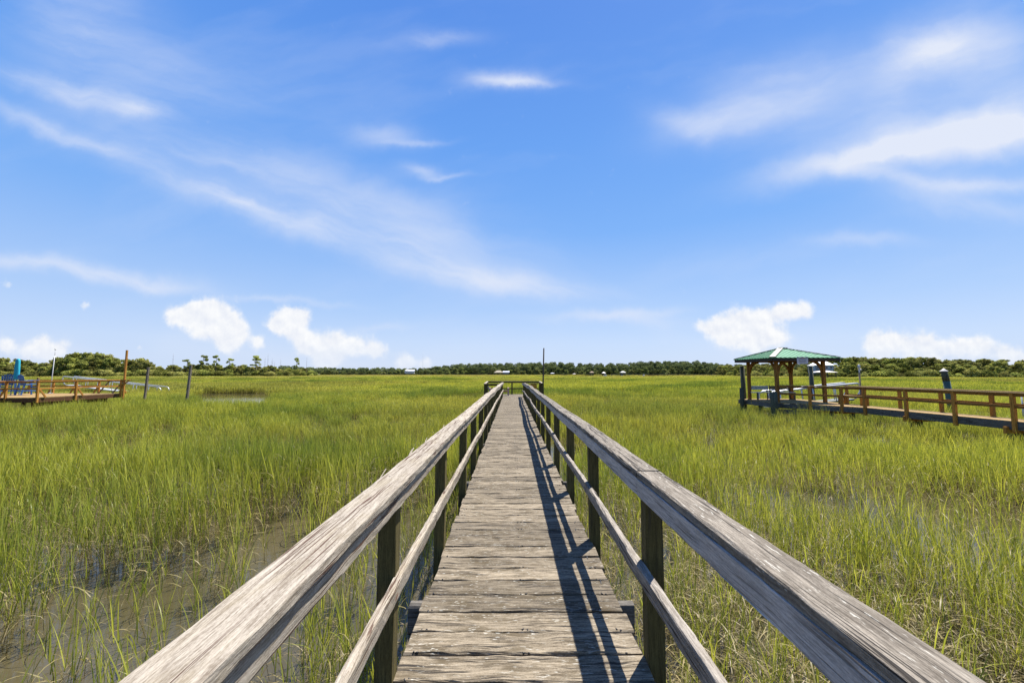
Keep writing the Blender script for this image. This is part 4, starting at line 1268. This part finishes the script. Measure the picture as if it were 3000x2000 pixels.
def scatter(y0, y1, per_m2, first, count, sx, band=None, sparse=True):
    """uniform scatter in the wedge |x| < 1.45 y + 4"""
    if band is None: band = 1.45
    X1 = band * y1 + 4
    area = 2 * X1 * (y1 - y0)
    n_ = int(area * per_m2)
    x = rng.uniform(-X1, X1, n_); y = rng.uniform(y0, y1, n_)
    k = (np.abs(x) < band * y + 4)
    x, y = x[k], y[k]
    r = np.hypot(x, y)
    k = (rng.random(len(x)) < density(x, y)) & (y < np.interp((x / np.maximum(y, .1)) * F + 1500, [-700, 0, 300, 600, 780, 905, 960, 1300, 2000, 2110, 2160, 2200, 2300, 2440, 2700, 3000, 3900], [182, 212, 214, 234, 250, 282, 445, 438, 428, 412, 300, 232, 210, 194, 186, 183, 172]))
    return x[k], y[k]
def push(x, y, v, s_, zs):
    pts.append(np.stack([x, y, np.full(len(x), WATER - .03)], 1)); var.append(v); scl.append(np.stack([s_, s_, zs], 1))
x, y = scatter(1.9, 9.5, 190, 0, N0, 1)
h = hmod(x, y) * 1.16
dryp = np.clip(.27 + .48 * sstep(4.5, 2.0, np.hypot(x - 2.2, y - 2.5)) , 0, 1)
v = np.where(rng.random(len(x)) < dryp, rng.integers(11, N0, len(x)), rng.integers(0, 11, len(x)))
push(x, y, v, rng.uniform(.85, 1.2, len(x)), h * rng.uniform(.8, 1.12, len(x)) * 1.08)
x, y = scatter(9.0, 48, 4.3, 0, N1, 1)
push(x, y, rng.integers(N0, N0 + N1, len(x)), rng.uniform(.85, 1.15, len(x)), hmod(x, y) * rng.uniform(.9, 1.1, len(x)) * 1.05)
x, y = scatter(46, 150, .34, 0, N2, 1)
push(x, y, rng.integers(N0 + N1, N0 + N1 + N2, len(x)), rng.uniform(.85, 1.15, len(x)), hmod(x, y) * rng.uniform(.95, 1.05, len(x)) * 1.05)
x, y = scatter(148, 450, .075, 0, N2, 1)
push(x, y, rng.integers(N0 + N1, N0 + N1 + N2, len(x)), rng.uniform(2.0, 2.4, len(x)), hmod(x, y) * rng.uniform(.95, 1.05, len(x)) * 1.05)
P = np.concatenate(pts); Vr = np.concatenate(var); S = np.concatenate(scl)
nP = len(P)
me = bpy.data.meshes.new('marsh_grass')
me.vertices.add(nP); me.vertices.foreach_set('co', P.astype(np.float32).ravel())
def setattr_(nm, typ, arr, key):
    a = me.attributes.new(nm, typ, 'POINT'); a.data.foreach_set(key, arr)
setattr_('var', 'INT', Vr.astype(np.int32), 'value')
rot = np.stack([rng.normal(0, .05, nP), rng.normal(0, .05, nP), rng.uniform(0, 6.283, nP)], 1)
setattr_('rot', 'FLOAT_VECTOR', rot.astype(np.float32).ravel(), 'vector')
setattr_('scl', 'FLOAT_VECTOR', S.astype(np.float32).ravel(), 'vector')
setattr_('tint', 'FLOAT', np.clip(tintf(P[:, 0], P[:, 1]) + rng.normal(0, .13, nP), 0, 1).astype(np.float32), 'value')
setattr_('brown', 'FLOAT', np.clip(brownf(P[:, 0], P[:, 1]) + rng.normal(0, .06, nP), 0, 1).astype(np.float32), 'value')
me.materials.append(M['grass'])
go = bpy.data.objects.new('marsh_grass', me); COL.objects.link(go)
tag(go, 'yellow green cordgrass covering the flooded marsh on both sides of the boardwalk', 'marsh grass', kind='stuff')
ng = bpy.data.node_groups.new('grass_instances', 'GeometryNodeTree')
ng.interface.new_socket('Geometry', in_out='INPUT', socket_type='NodeSocketGeometry')
ng.interface.new_socket('Geometry', in_out='OUTPUT', socket_type='NodeSocketGeometry')
gi = ng.nodes.new('NodeGroupInput'); gout = ng.nodes.new('NodeGroupOutput')
mp_ = ng.nodes.new('GeometryNodeMeshToPoints')
iop = ng.nodes.new('GeometryNodeInstanceOnPoints')
ci = ng.nodes.new('GeometryNodeCollectionInfo')
ci.inputs['Collection'].default_value = SRC
ci.inputs['Separate Children'].default_value = True
ci.inputs['Reset Children'].default_value = True
def named(nm, typ):
    a = ng.nodes.new('GeometryNodeInputNamedAttribute'); a.data_type = typ; a.inputs['Name'].default_value = nm
    return a.outputs['Attribute']
e2r = ng.nodes.new('FunctionNodeEulerToRotation')
ng.links.new(named('rot', 'FLOAT_VECTOR'), e2r.inputs[0])
ng.links.new(gi.outputs[0], mp_.inputs['Mesh'])
ng.links.new(mp_.outputs[0], iop.inputs['Points'])
ng.links.new(ci.outputs[0], iop.inputs['Instance'])
iop.inputs['Pick Instance'].default_value = True
ng.links.new(named('var', 'INT'), iop.inputs['Instance Index'])
ng.links.new(e2r.outputs[0], iop.inputs['Rotation'])
ng.links.new(named('scl', 'FLOAT_VECTOR'), iop.inputs['Scale'])
ng.links.new(iop.outputs[0], gout.inputs[0])
md = go.modifiers.new('instances', 'NODES'); md.node_group = ng
print('grass points', nP)

# ------------------------------------------------------------------ sun, sky, clouds
SUN = V((.315, .43, 1.0)).normalized()
elev = math.asin(SUN.z); azim = math.atan2(SUN.x, SUN.y)
sl = bpy.data.lights.new('sun', 'SUN'); sl.energy = 5.0; sl.angle = R(.53); sl.color = (1.0, .955, .88)
so = bpy.data.objects.new('sun', sl); COL.objects.link(so)
so.rotation_euler = (-SUN).to_track_quat('-Z', 'Y').to_euler()
so.location = (20, 30, 60)

EXPO = 1.15
w = bpy.data.worlds.new('World'); SC.world = w; w.use_nodes = True
n = NT(w.node_tree)
bg = n.n['Background']
SKYS = .12
sky = n.new('ShaderNodeTexSky', sky_type='NISHITA'); sky.sun_disc = False
sky.sun_elevation = elev; sky.sun_rotation = azim
sky.altitude = 0; sky.air_density = 1.0; sky.dust_density = .6; sky.ozone_density = 2.2
gen = n.new('ShaderNodeTexCoord').outputs['Generated']
sx = n.new('ShaderNodeSeparateXYZ'); n.put(sx.inputs[0], gen)
dx_, dy_, dz_ = sx.outputs
yy = n.m('MAXIMUM', dy_, .08)
u = n.m('DIVIDE', dx_, yy); v = n.m('DIVIDE', dz_, yy)
front = n.ss(dy_, .08, .25)
def uv(px, py):
    """direction of a photo pixel as tangents of the sky ahead (x/y, z/y)"""
    a = (px - 1500) / F; b = (1000 - py) / F
    cy = math.cos(PITCH) - b * math.sin(PITCH); cz = math.sin(PITCH) + b * math.cos(PITCH)
    return a / cy, cz / cy
cmb = n.new('ShaderNodeCombineXYZ'); n.put(cmb.inputs[0], u); n.put(cmb.inputs[1], v)
UV = cmb.outputs[0]
# wind-drawn warp for the high thin clouds
def noise_col(vec, scale, detail, rough):
    nd = n.new('ShaderNodeTexNoise', noise_dimensions='2D'); n.put(nd.inputs['Vector'], vec)
    nd.inputs['Scale'].default_value = scale; nd.inputs['Detail'].default_value = detail; nd.inputs['Roughness'].default_value = rough
    return nd.outputs['Color']
wp = n.vm('SCALE', n.vm('SUBTRACT', noise_col(UV, 2.0, 3, .5), (.5, .5, .5)), scale=.09)
UVc = n.vm('ADD', n.vm('ADD', UV, wp), n.vm('SCALE', n.vm('SUBTRACT', noise_col(UV, 7, 5, .6), (.5, .5, .5)), scale=.045))
rotn = n.new('ShaderNodeVectorRotate', rotation_type='Z_AXIS'); n.put(rotn.inputs['Vector'], UVc); rotn.inputs['Angle'].default_value = R(16)
st = n.noise(n.vm('MULTIPLY', rotn.outputs[0], (1.8, 10, 1)), 1, 7, .56, 0, '2D')
rot2 = n.new('ShaderNodeVectorRotate', rotation_type='Z_AXIS'); n.put(rot2.inputs['Vector'], UVc); rot2.inputs['Angle'].default_value = R(-14)
st2 = n.noise(n.vm('MULTIPLY', rot2.outputs[0], (1.5, 5.5, 1)), 1, 7, .52, 0, '2D')
K = 1.2755
CIR = [  # drawn-out wisps: centre, half length, half width, slope in degrees, strength, streak direction
    (110, 300, 170, 16, 22, .30, 0), (330, 385, 190, 18, 20, .32, 0), (560, 470, 190, 26, 20, .30, 0), (780, 545, 200, 30, 17, .28, 0), (1000, 605, 200, 30, 17, .32, 0), (1180, 650, 150, 24, 8, .40, 0),
    (420, 370, 300, 60, 18, .22, 0), (750, 470, 350, 75, 18, .22, 0), (1000, 540, 280, 55, 15, .20, 0),
    (150, 210, 210, 26, 14, .40, 0), (320, 258, 60, 18, 8, .28, 0), (130, 620, 240, 18, 5, .55, 0), (330, 652, 140, 13, 6, .36, 0),
    (1145, 186, 74, 19, 0, .58, 1), (1195, 192, 70, 9, 2, .36, 1), (875, 318, 75, 24, -3, .48, 1), (950, 324, 70, 7, -5, .32, 1), (975, 396, 44, 15, 10, .38, 1), (1030, 408, 50, 6, -3, .28, 1),
    (1580, 290, 90, 30, 20, .44, 1), (1700, 280, 160, 36, -10, .48, 1), (1900, 225, 220, 62, -15, .42, 1), (2090, 150, 110, 66, -45, .50, 1), (2180, 130, 90, 64, 30, .50, 1), (1800, 170, 250, 60, -18, .22, 1),
    (1950, 378, 200, 26, -12, .52, 1), (2150, 330, 210, 66, -10, .66, 1), (2330, 290, 130, 66, -5, .72, 1), (2060, 425, 120, 18, 10, .46, 1), (2250, 440, 160, 20, -4, .50, 1), (2200, 490, 170, 24, 4, .32, 0),
    (2270, 100, 130, 80, 30, .32, 1), (2330, 180, 90, 60, 10, .28, 1), (1400, 735, 150, 11, 2, .38, 1), (1490, 720, 80, 11, -6, .36, 1), (1500, 750, 60, 16, 25, .22, 0),
    (660, 690, 110, 6, 4, .38, 0), (1990, 556, 110, 13, 0, .32, 1), (180, 70, 170, 110, 30, .26, 0), (420, 190, 260, 90, 20, .18, 0), (1000, 92, 90, 16, -4, .26, 0), (1330, 680, 120, 18, 0, .22, 0), (860, 745, 70, 7, 0, .28, 0),
    (490, 780, 130, 24, 3, .30, 0), (740, 822, 190, 26, 4, .34, 0), (1735, 790, 120, 26, 0, .32, 0), (2180, 826, 210, 24, 0, .34, 0), (90, 812, 120, 20, 0, .3, 0),
]
fib = n.ss(st, .24, .74, .42, 1.40); fib2 = n.ss(st2, .22, .76, .62, 1.38)
cir = None
for px_, py_, hl, hw, an, stg, wh in CIR:
    q = uv(px_ * K, py_ * K); ca, sa = math.cos(R(an)), math.sin(R(an))
    r_ = n.vm('SUBTRACT', UVc, (q[0], q[1], 0))
    l_ = hl * K / F * 1.05; w_ = hw * K / F * 1.15
    a_ = n.vm('DOT_PRODUCT', r_, (ca / l_, -sa / l_, 0)); b_ = n.vm('DOT_PRODUCT', r_, (sa / w_, ca / w_, 0))
    d2 = n.m('MULTIPLY_ADD', a_, a_, n.m('MULTIPLY', b_, b_))
    g_ = n.m('MULTIPLY', n.m('EXPONENT', n.m('MULTIPLY', d2, -1.0)), stg)
    g_ = n.m('MULTIPLY', g_, (fib, fib2)[wh])
    cir = g_ if cir is None else n.m('ADD', cir, g_)
veil = n.m('MULTIPLY', n.ss(st2, .42, .8), .12)
cir = n.m('MULTIPLY', n.m('ADD', cir, veil), front, clamp=True)
# cumulus heaps low over the horizon
CUM = [(480, 712, 34), (440, 722, 30), (398, 724, 24), (512, 735, 36), (548, 757, 26), (470, 748, 36), (535, 778, 26), (592, 786, 18), (520, 790, 22),
       (660, 722, 26), (690, 728, 20), (632, 746, 22), (672, 758, 30), (716, 782, 30), (770, 792, 30), (820, 795, 32), (868, 806, 22), (735, 832, 20), (930, 832, 24), (975, 838, 16), (700, 800, 20), (760, 828, 22),
       (1700, 738, 34), (1640, 752, 28), (1755, 726, 24), (1800, 715, 26), (1842, 712, 24), (1722, 765, 36), (1790, 772, 28), (1606, 745, 13), (1670, 775, 30), (1740, 790, 24),
       (2008, 785, 26), (2050, 782, 28), (2130, 788, 28), (2090, 800, 26), (2205, 798, 28), (2255, 796, 32), (2305, 812, 22), (2345, 820, 22), (2020, 812, 26), (2150, 812, 28),
       (14, 656, 14), (195, 700, 13), (14, 795, 22), (95, 785, 20), (140, 800, 22), (62, 808, 22), (320, 802, 10), (110, 815, 24)]
nzc = noise_col(UV, 34, 6, .6)
wpc = n.vm('SCALE', n.vm('SUBTRACT', nzc, (.5, .5, .5)), scale=.022)
UVq = n.vm('ADD', UV, wpc)
fld = None
for (a, b, r_) in CUM:
    q = uv(a * K, b * K); rr = r_ * K / F * 1.12
    r2 = n.vm('MULTIPLY', n.vm('SUBTRACT', UVq, (q[0], q[1], 0)), (1 / rr, 1.1 / rr, 0))
    e_ = n.m('EXPONENT', n.m('MULTIPLY', n.vm('DOT_PRODUCT', r2, r2), -1.1))
    if r_ < 16: e_ = n.m('MULTIPLY', e_, .62)
    fld = e_ if fld is None else n.m('ADD', fld, e_)
nb = n.noise(UV, 22, 5, .58, 0, '2D')
fld = n.m('ADD', n.m('MINIMUM', fld, 1.3), n.m('MULTIPLY', n.m('SUBTRACT', nb, .5), .95))
calpha = n.m('MULTIPLY', n.ss(fld, .18, .98), front)
nb2 = n.noise(n.vm('ADD', UV, (.006, .013, 0)), 22, 5, .58, 0, '2D')
lit = n.m('ADD', .55, n.m('MULTIPLY', n.m('SUBTRACT', nb, nb2), 1.8), clamp=True)
calpha = n.m('MULTIPLY', calpha, n.ss(v, .0, .09, .45, 1.0))
# sky colour: Nishita graded a little bluer
E = 1.0 / (SKYS * 2 ** EXPO)
ramp = n.new('ShaderNodeValToRGB'); n.put(ramp.inputs[0], dz_)
stops = [(0.0, (.57, .69, .92)), (.07, (.53, .67, .93)), (.15, (.40, .585, .92)), (.33, (.19, .425, .90)), (.51, (.125, .345, .86)), (.69, (.088, .270, .79)), (1.0, (.045, .16, .66))]
while len(ramp.color_ramp.elements) < len(stops): ramp.color_ramp.elements.new(.5)
for e_, (p_, c_) in zip(ramp.color_ramp.elements, stops): e_.position = p_; e_.color = (*c_, 1)
rs = n.vm('SCALE', ramp.outputs[0], scale=E)
base = n.mix(.06, rs, sky.outputs[0])
c_cir = tuple(x * E for x in (.76, .82, .96))
c_cum = n.mix(lit, tuple(x * E for x in (.80, .84, .93)), tuple(x * E for x in (.98, .99, 1.0)))
col = n.mix(cir, base, c_cir)
col = n.mix(calpha, col, c_cum)
n.put(bg.inputs['Color'], col)
bg.inputs['Strength'].default_value = SKYS

# ------------------------------------------------------------------ camera and render settings
cam = bpy.data.cameras.new('camera'); cam.lens = 14.0; cam.sensor_width = 36.0
cam.clip_start = .05; cam.clip_end = 9000
co = bpy.data.objects.new('camera', cam); COL.objects.link(co)
co.location = (0, 0, CAM_Z); co.rotation_euler = (R(90) + PITCH, 0, 0)
SC.camera = co
SC.view_settings.view_transform = 'Standard'; SC.view_settings.look = 'None'
SC.view_settings.exposure = EXPO; SC.view_settings.gamma = 1.0
SC.render.engine = 'CYCLES'
cy = SC.cycles
cy.max_bounces = 6; cy.diffuse_bounces = 3; cy.glossy_bounces = 2; cy.transmission_bounces = 3; cy.transparent_max_bounces = 4
cy.use_denoising = True
cy.denoising_input_passes = 'RGB_ALBEDO_NORMAL'
cy.denoising_prefilter = 'FAST'
try: cy.denoiser = 'OPENIMAGEDENOISE'
except Exception: pass
cy.sample_clamp_indirect = 4.0
